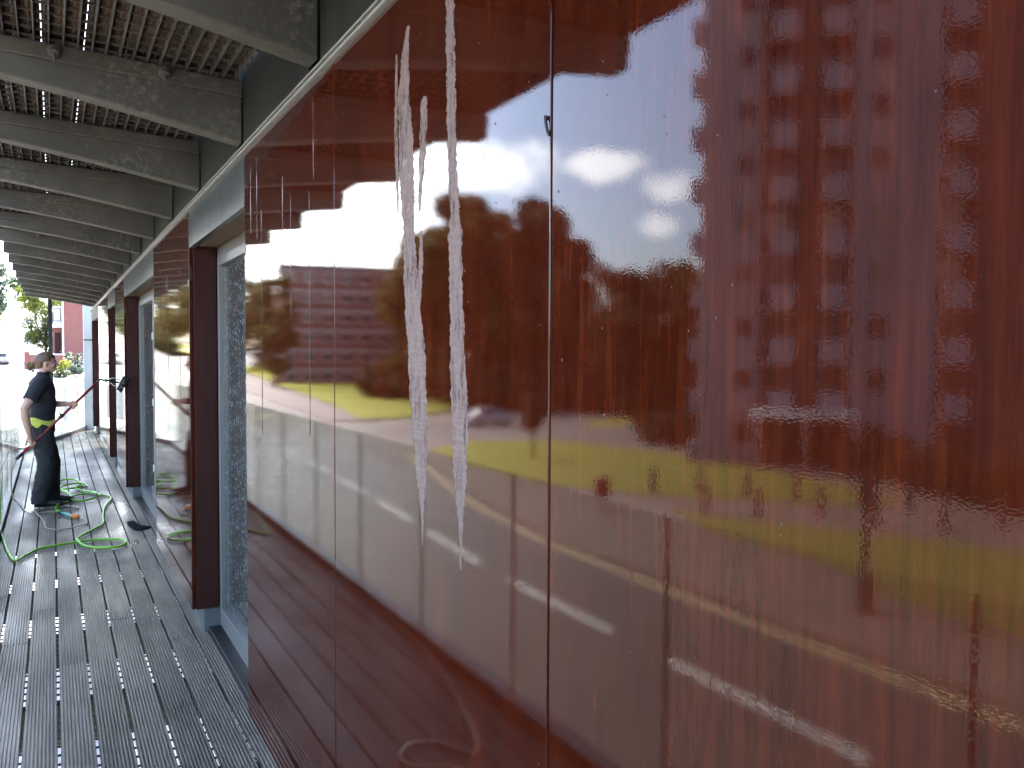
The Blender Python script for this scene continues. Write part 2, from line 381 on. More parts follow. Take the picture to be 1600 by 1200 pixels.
for k in range(-2, 22):                         # broken centre line: 4.2 m marks
    y0 = 7.0 + 5.95*k
    strip('lane_dash', centre, y0, y0+4.2, .17, .036, 'paint_white')
strip('edge_line', lambda y: left_edge(y)+.38, -40, 33, .24, .036, 'paint_yellow')
pts = spline([(-13.85,33,0),(-14.6,36.5,0),(-15.3,40,0),(-16.6,43,0),(-19,45.2,0),(-22.5,45.8,0),(-27,44.2,0)], 6)
n = len(pts); vs_ = []
for i, p in enumerate(pts):
    t = (pts[min(i+1, n-1)]-pts[max(i-1, 0)]).normalized(); nn_ = Vector((-t.y, t.x, 0))
    for s in (-.11, .11): q = p+nn_*s; vs_.append((q.x, q.y, GZ+.041))
MB().add(vs_, [(2*i, 2*i+1, 2*i+3, 2*i+2) for i in range(n-1)]).build('edge_line', 'paint_yellow', road)
# pavements (0.12 m kerb step)
poly_sheet('pavement', [(left_edge(y), y) for y in np.arange(-60, 37, 4.)]+[(-16.8, 44.2), (-21.5, 45.6), (-26.6, 43.2), (-29.4, 38.4), (-30.4, 30), (-29.6, 22.5), (-27.6, 15.6), (-25, 5), (-25, -60)], .12, 'paving', thick=.2)
poly_sheet('pavement', [(left_edge(y), y) for y in range(60, 230, 6)]+[(left_edge(y)-4-.04*(y-60), y) for y in range(228, 57, -6)], .12, 'paving', thick=.2, res=12)
poly_sheet('pavement', [(right_edge(y), y) for y in range(-60, 421, 8)]+[(8+right_edge(y)*.5, y) for y in range(420, -61, -8)], .10, 'brightened_paving', thick=.2, res=12)
poly_sheet('lawn', [(-21.51,45.14),(-26.41,42.62),(-28.18,36.47),(-28.83,29.55),(-27.83,22.95),(-26.69,18.6),(-24.19,19.24),(-21.94,21.16),(-19.43,23.7),(-17.8,26.52),(-16.85,28.45),(-16.31,34.89),(-17.4,42)], .15, 'grass')
poly_sheet('lawn', [(-17.9,21.96),(-17.98,20.4),(-19.61,17.69),(-21.46,14.49),(-22.27,12.15),(-21.5,6),(-14.6,4),(-15.22,11.26),(-16.3,13.98),(-16.45,16.16),(-16.39,18.72)], .15, 'grass')
poly_sheet('lawn', [(-19.6,61),(-21.43,73.65),(-23.5,100),(-27,132),(-30,170),(-70,175),(-64,140),(-48,100),(-37,79),(-30,66),(-23,61)], .15, 'grass', res=10)
poly_sheet('verge', [(-35,50),(-46,52.6),(-47,56),(-36,53.4)], .06, 'sunlit_grass')
poly_sheet('verge', [(-48,82),(-80,92),(-80,100),(-46,90)], .06, 'sunlit_grass')
poly_sheet('forecourt', [(-29.7,38.6),(-30.7,30),(-29.9,22.4),(-27.9,15.4),(-25.3,5),(-25.3,-60),(-90,-60),(-90,39.5),(-31,39.5)], .02, 'asphalt')
# the hill's verges in the direct view
poly_sheet('verge', [(-60,240),(-8,232),(-4,330),(0,420),(-60,420)], .05, 'grass', res=30)

# ------------------------------------------------------------------ the clad building
bld = thing('clad_building', 'building front clad in glossy dark red panels with recessed glazed doors', 'building', (0, 0, 0))
# (blocks of panels: start, end, seams)
BLOCKS = [(-6.0, 3.50, [-4.69, -3.53, -2.37, -1.21, -.05, 1.11, 2.27]), (5.10, 7.00, [6.14]), (10.10, 11.55, []), (13.1, 15.9, [14.5]), (18.6, 19.2, [])]
GAP = .005
def panel(y0, y1):
    o = MB().box(XW, XW+.022, y0, y1, P_BOT, P_TOP).build('cladding_panel', 'red_cladding', bld); bevel(o, .0022, 2); return o
for a, b, seams in BLOCKS:
    ys_ = [a]+seams+[b]
    for i in range(len(ys_)-1):
        panel(ys_[i]+(GAP/2 if i else 0), ys_[i+1]-(GAP/2 if i < len(ys_)-2 else 0))
    MB().box(XW+.024, 1.25, a+.004, b-.004, P_BOT+.004, P_TOP).build('backing_wall', 'black_gap', bld)
    o = MB().box(XW+.0235, .862, a-.018, a, P_BOT, P_TOP-.002).build('end_return', 'red_return', bld); bevel(o, .002)
    MB().box(XW+.0235, .862, b, b+.014, P_BOT, P_TOP-.002).build('end_return', 'red_return', bld)
    MB().box(XW+.070, 1.2, a+.006, b-.006, -.12, P_BOT+.003).build('plinth', 'plinth_blue', bld)
hk = MB(); hk.tube(spline([(XW-.001, 1.122, 2.084), (XW-.004, 1.121, 2.086), (XW-.005, 1.120, 2.080), (XW-.004, 1.117, 2.065), (XW-.001, 1.114, 2.056)], 4), [.0042]*5+[.003]*12, 6).build('joint_clip', 'black_plastic', bld, True)
# windows between blocks
def glazed_door(y0, y1, npane):
    # lintel panel at cladding plane
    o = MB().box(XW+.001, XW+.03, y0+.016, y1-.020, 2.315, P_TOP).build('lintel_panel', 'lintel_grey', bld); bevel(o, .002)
    MB().box(XW+.03, 1.2 if y0 < 15 else .95, y0+.016, y1-.020, 2.325, P_TOP-.004).build('lintel_soffit', 'wood_rib', bld)
    fr = MB(); x0, x1 = .868, .93; yb, ye, zb, zt = y0+.016, y1-.020, .03, 2.323; w = .062
    fr.box(x0, x1, yb, ye, zb, zb+.075); fr.box(x0, x1, yb, ye, zt-w, zt); fr.box(x0, x1, yb, yb+w, zb+.075, zt-w); fr.box(x0, x1, ye-w, ye, zb+.075, zt-w)
    d = fr.build('glazed_door', 'door_frame', bld); bevel(d, .004)
    span = (ye-yb-2*w)/npane
    for k in range(npane):
        pa, pe = yb+w+k*span, yb+w+(k+1)*span; s = .045
        sb = MB(); q0, q1 = x0-.012, x1-.02
        sb.box(q0, q1, pa+.003, pe-.003, zb+.078, zb+.078+.06); sb.box(q0, q1, pa+.003, pe-.003, zt-w-.055, zt-w-.003)
        sb.box(q0, q1, pa+.003, pa+s, zb+.138, zt-w-.055); sb.box(q0, q1, pe-s, pe-.003, zb+.138, zt-w-.055)
        o = sb.build('sash', 'door_frame', d); bevel(o, .003)
        MB().box(x0+.012, x0+.018, pa+s-.004, pe-s+.004, zb+.134, zt-w-.051).build('pane', 'door_glass', d)
        for zc in (.55, 1.2, 1.85):
            bevel(MB().box(q0-.012, q0+.002, pa+.006, pa+.018, zc-.035, zc+.035).build('hinge', 'white_paint', d), .003)
    if y0 > 15: return
    cu = MB(); n = int((ye-yb)/.045); vs_ = []
    for i in range(n+1):
        yv = yb+(ye-yb)*i/n; xv = 1.02+.014*math.sin(i*1.9)+.012*math.sin(i*.7)
        vs_ += [(xv, yv, .1), (xv, yv, 2.3)]
    cu.add(vs_, [(2*i, 2*i+2, 2*i+3, 2*i+1) for i in range(n)]).build('curtain', 'curtain', d)
    # sill / track on the deck
    o = MB().box(.80, .99, yb, ye, -.02, .028).build('door_track', 'dark_metal', bld); bevel(o, .003)
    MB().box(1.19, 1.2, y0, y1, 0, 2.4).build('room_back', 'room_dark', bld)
glazed_door(3.50, 5.10, 1); glazed_door(7.00, 10.10, 2); glazed_door(11.55, 13.1, 1); glazed_door(15.9, 18.6, 2)
# trim along the top of the cladding, fascia above
o = MB().box(XW-.014, XW+.03, -6, 19.2, P_TOP+.005, P_TOP+.014).build('drip_trim', 'trim_white', bld); bevel(o, .002)
MB().box(XW+.002, XW+.03, -6, 19.2, P_TOP+.0145, P_TOP+.026).build('trim_joint', 'black_gap', bld)
o = MB().box(XW-.012, XW+.03, -6, 19.2, P_TOP+.0265, P_TOP+.0325).build('drip_trim', 'trim_white', bld); bevel(o, .0015)
y = -6.0
fy = [BEAM_Y0+BEAM_DY*k for k in range(-8, 15)]
for i in range(len(fy)-1):
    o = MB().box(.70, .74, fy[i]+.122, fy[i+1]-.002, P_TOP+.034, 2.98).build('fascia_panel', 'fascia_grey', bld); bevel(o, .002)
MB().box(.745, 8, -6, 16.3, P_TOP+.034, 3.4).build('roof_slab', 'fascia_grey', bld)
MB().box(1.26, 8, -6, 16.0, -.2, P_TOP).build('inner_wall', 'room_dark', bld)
MB().box(.80, 8, -6, 19.2, GZ-.5, -.21).build('lower_wall', 'column_grey', bld)
# light grey column closing the end
col = thing('end_column', 'pale grey steel column at the far end of the balcony', 'column', (.66, 19.75, 0))
o = MB().box(-.075, .12, -.13, .13, GZ, 3.0).build('shaft', 'column_grey', col); bevel(o, .006)
MB().box(-.078, .123, -.133, .133, 1.93, 1.955).build('joint_band', 'dark_metal', col)
for zc in (.9, 1.55): MB().ball((-.08, -.05, zc), .012, .012, .012, 8, 6).build('bolt', 'white_paint', col)

# ------------------------------------------------------------------ canopy
can = thing('canopy', 'balcony canopy of tapered concrete beams carrying a ribbed board grating', 'canopy', (0, 0, 0))
def ztop(x): return 2.82+(.70-x)*.034
XO = -.44
def beam_mesh():
    b = MB(); x0, x1 = .70, XO; web = .10
    def prof(xa, za, xb, zb, xc, zc, xd, zd, y0, y1): b.extrude_y([(xa,za),(xb,zb),(xc,zc),(xd,zd)], y0, y1)
    # web, bottom rises outward; flange along the top slightly proud
    n = 8; X = [x0+(x1-x0)*i/n for i in range(n+1)]
    zb_ = lambda x: 2.572+(x0-x)/(x0-x1)*.175 + .012*math.sin((x0-x)/(x0-x1)*math.pi)
    low = [(x, zb_(x)) for x in X]; top = [(x, ztop(x)-.058) for x in X]
    b.extrude_y((low+top[::-1])[::-1], 0.012, .108)
    f0 = [(x, ztop(x)-.062) for x in (x0, x1)]; f1 = [(x, ztop(x)) for x in (x0, x1)]
    b.extrude_y((f0+f1[::-1])[::-1], 0, .12)
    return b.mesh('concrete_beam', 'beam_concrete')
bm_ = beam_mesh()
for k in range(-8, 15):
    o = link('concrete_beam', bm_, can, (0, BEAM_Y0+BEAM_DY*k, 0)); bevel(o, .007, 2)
YA, YB = -6.4, 17.9
ang = math.atan(.034)
NB = 24
bar = MB().box(-.0025, .0025, YA, YB, .001, .032).mesh('bearing_bar', 'grating_steel')
for k in range(NB):
    x = .672-k*.0477; link('bearing_bar', bar, can, (x, 0, ztop(x)))
rods = MB()
y = YA+.05
while y < YB:
    rods.add([(.69, y, ztop(.69)+.012), (XO, y, ztop(XO)+.012), (XO, y+.004, ztop(XO)+.012), (.69, y+.004, ztop(.69)+.012),
              (.69, y, ztop(.69)+.022), (XO, y, ztop(XO)+.022), (XO, y+.004, ztop(XO)+.022), (.69, y+.004, ztop(.69)+.022)],
             [(0,3,2,1),(4,5,6,7),(0,1,5,4),(1,2,6,5),(2,3,7,6),(3,0,4,7)]); y += .087
rods.build('cross_rods', 'grating_steel', can, kind='stuff')
def rib_profile(w, nr, d, t, flip=False):
    pt = []; p = w/nr
    for i in range(nr):                        # right to left along the top for outward winding
        xa = w/2-i*p
        pt += [(xa-p*.05, -.0012), (xa-p*.14, -.0001), (xa-p*.46, -.0001), (xa-p*.55, -.0012), (xa-p*.62, -d), (xa-p*.97, -d)]
    pt = [(w/2, -.003)]+pt+[(-w/2, -.003), (-w/2, -t), (w/2, -t)]
    if flip: pt = [(x, -z-t) for x, z in pt][::-1]
    return pt[::-1]
def board_mesh(name, L, m, flip=False, t=.025, nr=9, w=.1310):
    return MB().extrude_y(rib_profile(w, nr, .0062, t, flip), 0, L).mesh(name, m)
rb = {L: board_mesh('roof_board', L-.004, 'wood_rib', True, w=.1402) for L in (2.2, 1.1)}
for k in range(8):
    x = .70-.075-.1432*k
    y = YA-(k*.8 % 2.2) + .0
    while y < YB:
        a = max(y, YA); L = 2.2 if y+2.2 <= YB+.3 else 1.1
        o = link('roof_board', rb[L], can, (x, y, ztop(x)+.032+.027), (0, ang, 0)); y += L
# lifting sockets on the second beam
for px_, yb in ((.02, 3.47), (.40, 3.47), (-.1, 8.97), (.3, 7.87)):
    z0 = ztop(px_)-.03
    o = MB().tube([(px_, yb+.01, z0), (px_, yb-.022, z0-.004), (px_, yb-.03, z0-.012)], [.022, .024, .014], 10).build('anchor_socket', 'beam_concrete', can)
    MB().tube([(px_, yb-.024, z0-.012), (px_+.004, yb-.028, z0-.055)], [.008, .003], 6).build('drip', 'beam_concrete', can)

# ------------------------------------------------------------------ deck
deckm = MB()
y = -6.4
while y < 19.9:
    deckm.box(XE+.01, .80, y, y+.006, -.034, -.0255); y += .087
deck = deckm.build('deck', 'dark_metal', kind='structure')
dbar = MB().box(-.0025, .0025, -6.4, 19.9, -.060, -.0345).mesh('bearing_bar', 'dark_metal')
for k in range(27): link('bearing_bar', dbar, deck, (XE+.026+k*.0477, 0, 0))
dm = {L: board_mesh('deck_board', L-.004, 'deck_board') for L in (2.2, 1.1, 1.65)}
for k in range(9):
    x = -.358+.1432*k
    y = -6.4-[.3, 1.4, .75, 1.9, .1, 1.2, .55, 1.75, 1.0][k]
    while y < 19.9:
        L = 2.2 if y+2.2 < 19.9 else 1.1
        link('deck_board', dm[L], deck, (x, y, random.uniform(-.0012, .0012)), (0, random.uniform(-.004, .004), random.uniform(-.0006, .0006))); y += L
for yb in np.arange(-5.4, 19.5, 1.1): MB().box(XE, .80, yb, yb+.07, -.26, -.061).build('deck_joist', 'beam_concrete', deck)

# ------------------------------------------------------------------ glass balustrades
bal = thing('glass_balustrade', 'frameless glass balustrade along the outer edge of the wet deck', 'balustrade', (0, 0, 0))
o = MB().box(XE-.045, XE+.046, -6.4, 15.6, -.26, .055).build('base_channel', 'dark_metal', bal); bevel(o, .004)
for k in range(-6, 13):
    y0 = 1.08+1.10*k+.004; y1 = y0+1.092
    MB().box(XE-.006, XE+.006, y0, y1, .056, 1.125).build('glass_pane', 'rail_glass', bal)
    MB().box(XE-.007, XE+.007, y0-.0075, y0-.0005, .056, 1.125).build('joint_seal', 'glass_edge', bal)
eb = thing('end_balustrade', 'slanting glass balustrade closing the far end of the deck', 'balustrade', (XE, 15.6, 0))
E0 = Vector((XE, 15.6, 0)); E1 = Vector((.60, 19.6, 0)); dv = (E1-E0); Ln = dv.length; rz = math.atan2(dv.y, dv.x)
eb.rotation_euler = (0, 0, rz)
o = MB().box(0, Ln, -.03, .03, -.26, .075).build('base_channel', 'dark_metal', eb); bevel(o, .004)
for k in range(3):
    MB().box(Ln*k/3+.004, Ln*(k+1)/3-.004, -.006, .006, .076, 1.14).build('glass_pane', 'rail_glass', eb)
# paper notice fixed on the end glass
nt_ = thing('paper_notice', 'white printed notice fixed to the glass at the far end', 'notice', (0,0,0))
nm = MB()
Np = E0+dv*.72
dn = dv.normalized(); pn = Vector((dn.y, -dn.x, 0))
def npt(u, z, o): q = Np+dn*u+pn*o; return (q.x, q.y, z)
nm.add([npt(-.55,.30,.012),npt(.55,.30,.012),npt(.55,.98,.012),npt(-.55,.98,.012),npt(-.55,.30,.009),npt(.55,.30,.009),npt(.55,.98,.009),npt(-.55,.98,.009)],[(0,1,2,3),(7,6,5,4),(0,4,5,1),(1,5,6,2),(2,6,7,3),(3,7,4,0)]).build('sheet', 'white_paint', nt_)
tx = MB()
for z, a, b in ((.93,-.3,.1),(.84,-.2,.15),(.80,-.2,.1),(.76,-.15,.2),(.70,-.2,.12),(.66,-.1,.2),(.55,-.35,.3),(.50,-.3,.35),(.42,-.3,.1)):
    tx.add([npt(a,z,.0125),npt(b,z,.0125),npt(b,z+.018,.0125),npt(a,z+.018,.0125)],[(0,1,2,3)])
tx.build('print', 'column_grey', nt_)
# slim black post holding the canopy end
pp = thing('canopy_post', 'slim black post rising behind the man at the balcony end', 'post', (-.03, 18.0, 0))
o = MB().box(-.035, -.012, -.03, .03, -1, 3.05).build('flange', 'dark_metal', pp); MB().box(.012, .035, -.03, .03, -1, 3.05).build('flange', 'dark_metal', pp); MB().box(-.012, .012, -.008, .008, -1, 3.05).build('web', 'dark_metal', pp)

# ------------------------------------------------------------------ soap and water on the cladding
def streak(name, rows, m, label, category, group=None, x=XW, th=.0014, jag=.0042, step=.005, parent=None):
    """irregular film hanging down the panel; rows = (y, z, width) from top to bottom"""
    rows = sorted(rows, key=lambda r: -r[1]); zs = [r[1] for r in rows][::-1]
    yc = [r[0] for r in rows][::-1]; ww = [r[2] for r in rows][::-1]
    n = max(4, int((zs[-1]-zs[0])/step)); Z = np.linspace(zs[-1], zs[0], n)
    rg = random.Random(hash(name)*0+int(rows[0][0]*1000))
    vs_ = []; dl = dr = 0
    for i, z in enumerate(Z):
        dl = .35*dl+rg.uniform(-1, 1)*jag; dr = .35*dr+rg.uniform(-1, 1)*jag
        w = np.interp(z, zs, ww); c = np.interp(z, zs, yc); k = min(1, w/.03)
        a, b = c+w/2+dl*k, c-w/2+dr*k
        if i in (0, n-1): a = b = c
        t = th*(.5+.8*rg.random())
        vs_ += [(x-.0001, a+.001, z), (x-t, a-.15*w, z), (x-t*1.2, c, z), (x-t, b+.15*w, z), (x-.0001, b-.001, z)]
    fs = [(5*i+k, 5*i+k+1, 5*i+k+6, 5*i+k+5) for i in range(n-1) for k in range(4)]
    o = MB().add(vs_, fs).build(name, m, parent)
    if parent is None:
        o['label'] = label; o['category'] = category
        if group: o['group'] = group
    return o
A=[(1.7161,2.4414,.0151),(1.7353,2.3759,.0461),(1.7433,2.2912,.062),(1.7282,2.1857,.0843),(1.7205,2.068,.0839),(1.7125,1.9795,.0607),(1.7013,1.8912,.0752),(1.6939,1.8036,.0823),(1.6682,1.7162,.095),(1.6607,1.63,.0945),(1.6496,1.5444,.0865),(1.6419,1.4589,.0665),(1.6342,1.381,.0328),(1.632,1.33,.012),(1.631,1.27,.004)]
A2=[(1.6256,2.2591,.0277),(1.629,2.191,.0348),(1.6358,2.1231,.0316),(1.6461,2.0552,.0178),(1.6496,2.0136,.0071)]
A3=[(1.6424,1.9704,.0106),(1.6423,1.9141,.0213),(1.6458,1.858,.0214),(1.6528,1.8017,.0144),(1.6599,1.7663,.0109)]
A4=[(1.7863,2.4003,.0079),(1.7885,2.2807,.0157),(1.7895,2.1787,.0198),(1.7807,2.0878,.0157),(1.7767,2.0282,.0078)]
B=[(1.4999,2.4904,.0304),(1.4935,2.3385,.0393),(1.49,2.2478,.0392),(1.4865,2.1569,.0392),(1.48,2.0655,.039),(1.4706,1.9739,.0416),(1.4706,1.9417,.0595),(1.4672,1.8575,.0594),(1.4607,1.7668,.0591),(1.4574,1.6891,.0649),(1.4483,1.6118,.0732),(1.4448,1.5214,.0702),(1.4441,1.4436,.0525),(1.4404,1.3792,.0272),(1.439,1.33,.011),(1.438,1.26,.004)]
streak('soap_streak', A, 'soap_film', 'wide ragged grey soap streak, left one of the two long ones', 'soap streak', 'soap streaks on the red panel')
streak('soap_streak', A2, 'soap_film', 'short grey soap streak high up between the two long streaks', 'soap streak', 'soap streaks on the red panel')
streak('soap_streak', A3, 'soap_film', 'thin grey soap streak lower down between the two long streaks', 'soap streak', 'soap streaks on the red panel')
streak('soap_streak', A4, 'soap_film', 'hair-thin soap streak just left of the wide ragged streak', 'soap streak', 'soap streaks on the red panel')
streak('soap_streak', B, 'soap_film', 'long smooth grey soap streak, the one nearer the black panel joint', 'soap streak', 'soap streaks on the red panel')
rg = random.Random(5)
for k in range(11):
    yb = rg.choice([rg.uniform(2.32, 3.45), rg.uniform(2.32, 3.45), rg.uniform(5.15, 6.9)]); z1 = rg.uniform(2.15, 2.5); L = rg.uniform(.25, .9)
    if abs(yb-6.14) < .03: continue
    streak('water_run', [(yb, z1, .0016), (yb+.002, z1-L*.6, .003), (yb, z1-L, .0016)], 'wet_run', 'thin run of water trickling down the far red panels', 'water run', 'thin water runs on the far panels', jag=.0006, th=.0012, step=.03)
dr_ = MB(); rd = random.Random(9)
for k in range(420):
    yb = rd.uniform(.4, 3.4) if k % 3 else rd.gauss(1.55, .16); zb = rd.uniform(.6, 2.5); r_ = rd.uniform(.0006, .0017)
    if min(abs(yb-q) for q in (1.11, 2.27)) < .01 or not .36 < yb < 3.48: continue
    dr_.ball((XW-r_*.1, yb, zb), r_*.6, r_, r_*rd.uniform(1, 1.7), 6, 5)
dr_.build('water_droplets', 'droplet', kind='stuff', label='tiny water droplets clinging to the near red panels', category='droplets')
# wet smear along the top of the panel before the first door
sm = MB(); up_ = []; lo_ = []
for i in range(41):
    t = i/40; yv = 3.49-t*1.15; up_.append((XW-.0004, yv, 2.527)); lo_.append((XW-.0004, yv, 2.527-.02-(1-t)**1.5*.10-.016*abs(math.sin(t*23))-.02*abs(math.sin(t*9+1))*(1-t)))
sm.add(up_+lo_, [(i, i+1, i+42, i+41) for i in range(40)]).build('water_smear', 'wet_run', label='wet smear along the top edge of the panel beside the first door', category='water smear')

# ------------------------------------------------------------------ hoses on the deck
def hose(name, pts, r, m, label, z=None, n=7, parent=None, seg=8):
    P3 = spline(pts, n); o = MB().tube(P3, r, seg).build(name, m, parent, smooth=True)
    if parent is None: o['label'] = label; o['category'] = 'hose'
    return o
G1=[(-.47,9.6,.25),(-.463,9.069,.05),(-.384,8.202,.013),(-.294,7.536,.013),(-.217,7.657,.013),(-.129,7.855,.013),(.013,7.932,.013),(.161,7.985,.013),(.338,8.0,.013),(.503,7.91,.013),(.538,7.753,.013),(.469,7.63,.013),(.337,7.651,.013),(.22,7.793,.013),(.167,8.01,.03),(.197,8.219,.014),(.312,8.489,.013),(.404,8.73,.013),(.426,9.176,.013),(.468,9.66,.013),(.549,10.09,.013),(.555,10.316,.013),(.484,10.497,.013)]
G2=[(.423,10.628),(.451,10.372),(.353,10.195),(.225,10.175),(.157,10.3),(.207,10.55),(.357,10.663),(.432,10.525),(.398,10.69),(.264,10.964),(.22,11.144),(.295,11.319),(.288,11.604),(.192,11.831),(.046,11.791),(.043,11.238),(.123,11.039),(.304,11.152),(.35,11.29),(.284,11.436),(.099,11.369),(.049,11.131),(.113,10.794),(.161,10.481),(.111,10.191),(.054,10.05),(.011,9.866),(.016,9.664),(.05,9.53)]
G2=[(x, y, .013+.009*((i*5) % 3)) for i, (x, y) in enumerate(G2)]
gh = hose('garden_hose', [(-.486,9.85,.4)]+G1[1:]+G2, .0105, 'hose_green', 'bright green garden hose coiled on the deck by the man\'s feet')
hose('sleeve', [(.05,9.53,.016),(.101,9.389,.016),(.15,9.252,.016)], .0135, 'teal_plastic', '', parent=gh)
MB().tube([(.044,9.545,.016),(.062,9.50,.016)], .019, 10).build('clamp', 'black_plastic', gh)
MB().tube([(.148,9.26,.018),(.165,9.235,.018),(.18,9.21,.018),(.195,9.19,.018),(.205,9.17,.018)], [.018,.026,.022,.026,.016], 10).build('connector', 'orange_plastic', gh, smooth=True)
BE=[(-.33,10.13,.56),(-.40,10.3,.40),(-.42,10.4,.20),(-.40,10.4,.06),(-.351,10.354,.009),(-.271,9.819,.009),(-.198,9.626,.009),(-.095,9.646,.009),(.021,9.622,.009),(.11,9.652,.012),(.207,9.719,.009),(.198,9.847,.009),(.108,9.937,.009),(-.025,9.926,.009),(-.132,9.822,.009),(-.176,9.652,.016),(-.133,9.405,.009),(-.097,9.103,.009),(-.078,8.796,.009),(.006,8.655,.009),(.134,8.68,.009),(.257,8.81,.009),(.264,9.012,.009),(.215,9.15,.016)]
hose('feed_hose', BE, .0062, 'hose_beige', 'thin beige feed hose running from the red pole to the orange connector', seg=6)
# near end of the tan hose that curls beside the photographer (seen mirrored in the panel)
loop = [(-.30,2.2,.013),(-.16,2.55,.013),(-.02,2.82,.013),(.09,2.93,.013),(.175,2.98,.013),(.19,3.06,.013),(.12,3.15,.013),(.02,3.13,.013),(-.06,3.0,.013),(-.10,2.94,.016),(-.165,3.08,.03),(-.30,3.6,.014),(-.40,4.2,.013),(-.415,5.0,.013),(-.415,6.0,.013)]
hose('feed_hose', loop, .0075, 'hose_beige', 'loop of tan hose on the near deck, seen only mirrored low in the panel')
# black patch
rgp = [(.616,8.76),(.677,8.796),(.702,8.611),(.729,8.463),(.813,8.385),(.772,8.311),(.679,8.267),(.639,8.384),(.613,8.559)]
cx = sum(p[0] for p in rgp)/9; cy = sum(p[1] for p in rgp)/9
vs_ = [(cx, cy, .012)]; 
for t, zz in ((.55, .010), (.85, .008), (1., .0022)): vs_ += [(cx+(x-cx)*t, cy+(y-cy)*t, zz+.002*math.sin(i*2.2)) for i, (x, y) in enumerate(rgp)]
fs = [(0, 1+i, 1+(i+1) % 9) for i in range(9)]+[(1+r*9+i, 10+r*9+i, 10+r*9+(i+1) % 9, 1+r*9+(i+1) % 9) for r in range(2) for i in range(9)]
MB().add(vs_, fs).build('floor_patch', 'black_matte', label='small black patch lying on the deck by the second door', category='rag')

# ------------------------------------------------------------------ the man washing the cladding
man = thing('person', 'man in dark polo shirt and black trousers washing the wall with a long pole', 'person', (-.06, 10.15, 0))
def remesh(o, vox, it=4, disp=None):
    r_ = o.modifiers.new('remesh', 'REMESH'); r_.mode = 'VOXEL'; r_.voxel_size = vox; r_.use_smooth_shade = True
    if it: s = o.modifiers.new('smooth', 'SMOOTH'); s.factor = .5; s.iterations = it
    if disp:
        t = bpy.data.textures.new(o.name, 'CLOUDS'); t.noise_scale = disp[0]; t.noise_depth = 3
        d = o.modifiers.new('folds', 'DISPLACE'); d.texture = t; d.strength = disp[1]; d.mid_level = .5; d.texture_coords = 'LOCAL'
    return o
def hring(x, z, rx, ry, y=0): return ((x, y, z), (rx, 0, 0), (0, ry, 0))
P0 = Vector((-.27, -.205, .57)); P1 = Vector((.49, -.13, 1.355)); pd = (P1-P0).normalized()
def on_pole(t): return P0+(P1-P0)*t
HR, HL = on_pole(.171), on_pole(.684)
body = MB()
body.loft([hring(-.05,.84,.09,.14), hring(-.05,.98,.095,.145), hring(-.045,1.12,.105,.155), hring(-.05,1.28,.11,.17), hring(-.055,1.36,.10,.175), hring(-.05,1.41,.07,.12), hring(-.035,1.45,.052,.054), hring(-.018,1.50,.050,.052), hring(-.012,1.54,.050,.052)], True, 18)
body.ball((-.004, 0, 1.585), .096, .077, .092, 18, 12)
body.ball((.022, 0, 1.545), .068, .064, .075, 16, 10)
body.ball((.050, 0, 1.498), .040, .040, .034, 14, 8)
body.ball((.078, 0, 1.578), .020, .045, .016, 12, 7)                       # brow
body.tube([(.085, 0, 1.575), (.101, 0, 1.555), (.108, 0, 1.540), (.090, 0, 1.530)], [.010, .012, .015, .010], 8)   # nose
body.ball((.084, 0, 1.510), .012, .024, .007, 10, 6); body.ball((.080, 0, 1.497), .012, .022, .008, 10, 6)
for s in (-1, 1):
    body.ball((-.010, s*.079, 1.552), .019, .008, .032, 10, 8); body.ball((.055, s*.045, 1.540), .028, .02, .022, 10, 7)
    sh = Vector((-.06, s*.175, 1.36))
    if s < 0: el, wr, hd = Vector((-.215, -.275, 1.075)), Vector((-.165, -.235, .79)), HR
    else: el, wr, hd = Vector((.005, .235, 1.105)), Vector((.195, -.06, 1.115)), HL
    body.tube([sh, sh.lerp(el, .4), el], [.056, .052, .043], 12); body.tube([el.lerp(sh, .06), el.lerp(wr, .3), el.lerp(wr, .7), wr, wr.lerp(hd, .5)], [.042, .044, .035, .027, .026], 12)
    # hand wrapped round the pole
    toward = (wr-hd); toward = (toward-pd*toward.dot(pd)).normalized(); side = pd.cross(toward).normalized()*(1 if s < 0 else -1)
    palm = hd+toward*.030
    body.tube([wr.lerp(hd, .35), palm+pd*.004+toward*.012, palm], [.026, .036, .033], 12, .62, toward)
    for i, (L, rf) in enumerate(((.86, .0088), (1., .0092), (.95, .009), (.78, .008))):
        off = pd*((1.5-i)*.0192); a0 = .5; a1 = a0+3.9*L; q = []
        for k in range(7):
            a = a0+(a1-a0)*k/6; rr_ = .029-.004*k/6; q.append(hd+off+toward*(rr_*math.cos(a))+side*(rr_*math.sin(a)))
        body.tube(q, [rf*1.1, rf*1.05, rf, rf, rf*.95, rf*.9, rf*.75], 7)
    q = []
    for k in range(6):
        a = -.6-2.2*k/5; rr_ = .031-.003*k/5; q.append(hd+pd*(.024+.012*k/5)+toward*(rr_*math.cos(a))+side*(rr_*math.sin(a)))
    body.tube(q, [.013, .0125, .011, .0105, .0095, .008], 8)
    hip = Vector((-.05, s*.085, .88)); kn = Vector((-.015 if s < 0 else .03, s*.105, .47)); an = Vector((-.085 if s < 0 else .02, s*.115, .09))
    body.tube([hip, hip.lerp(kn, .4), kn, kn.lerp(an, .35), an], [.085, .078, .055, .052, .036], 12)
bo = remesh(body.build('body', 'skin', man), .0055, 3)
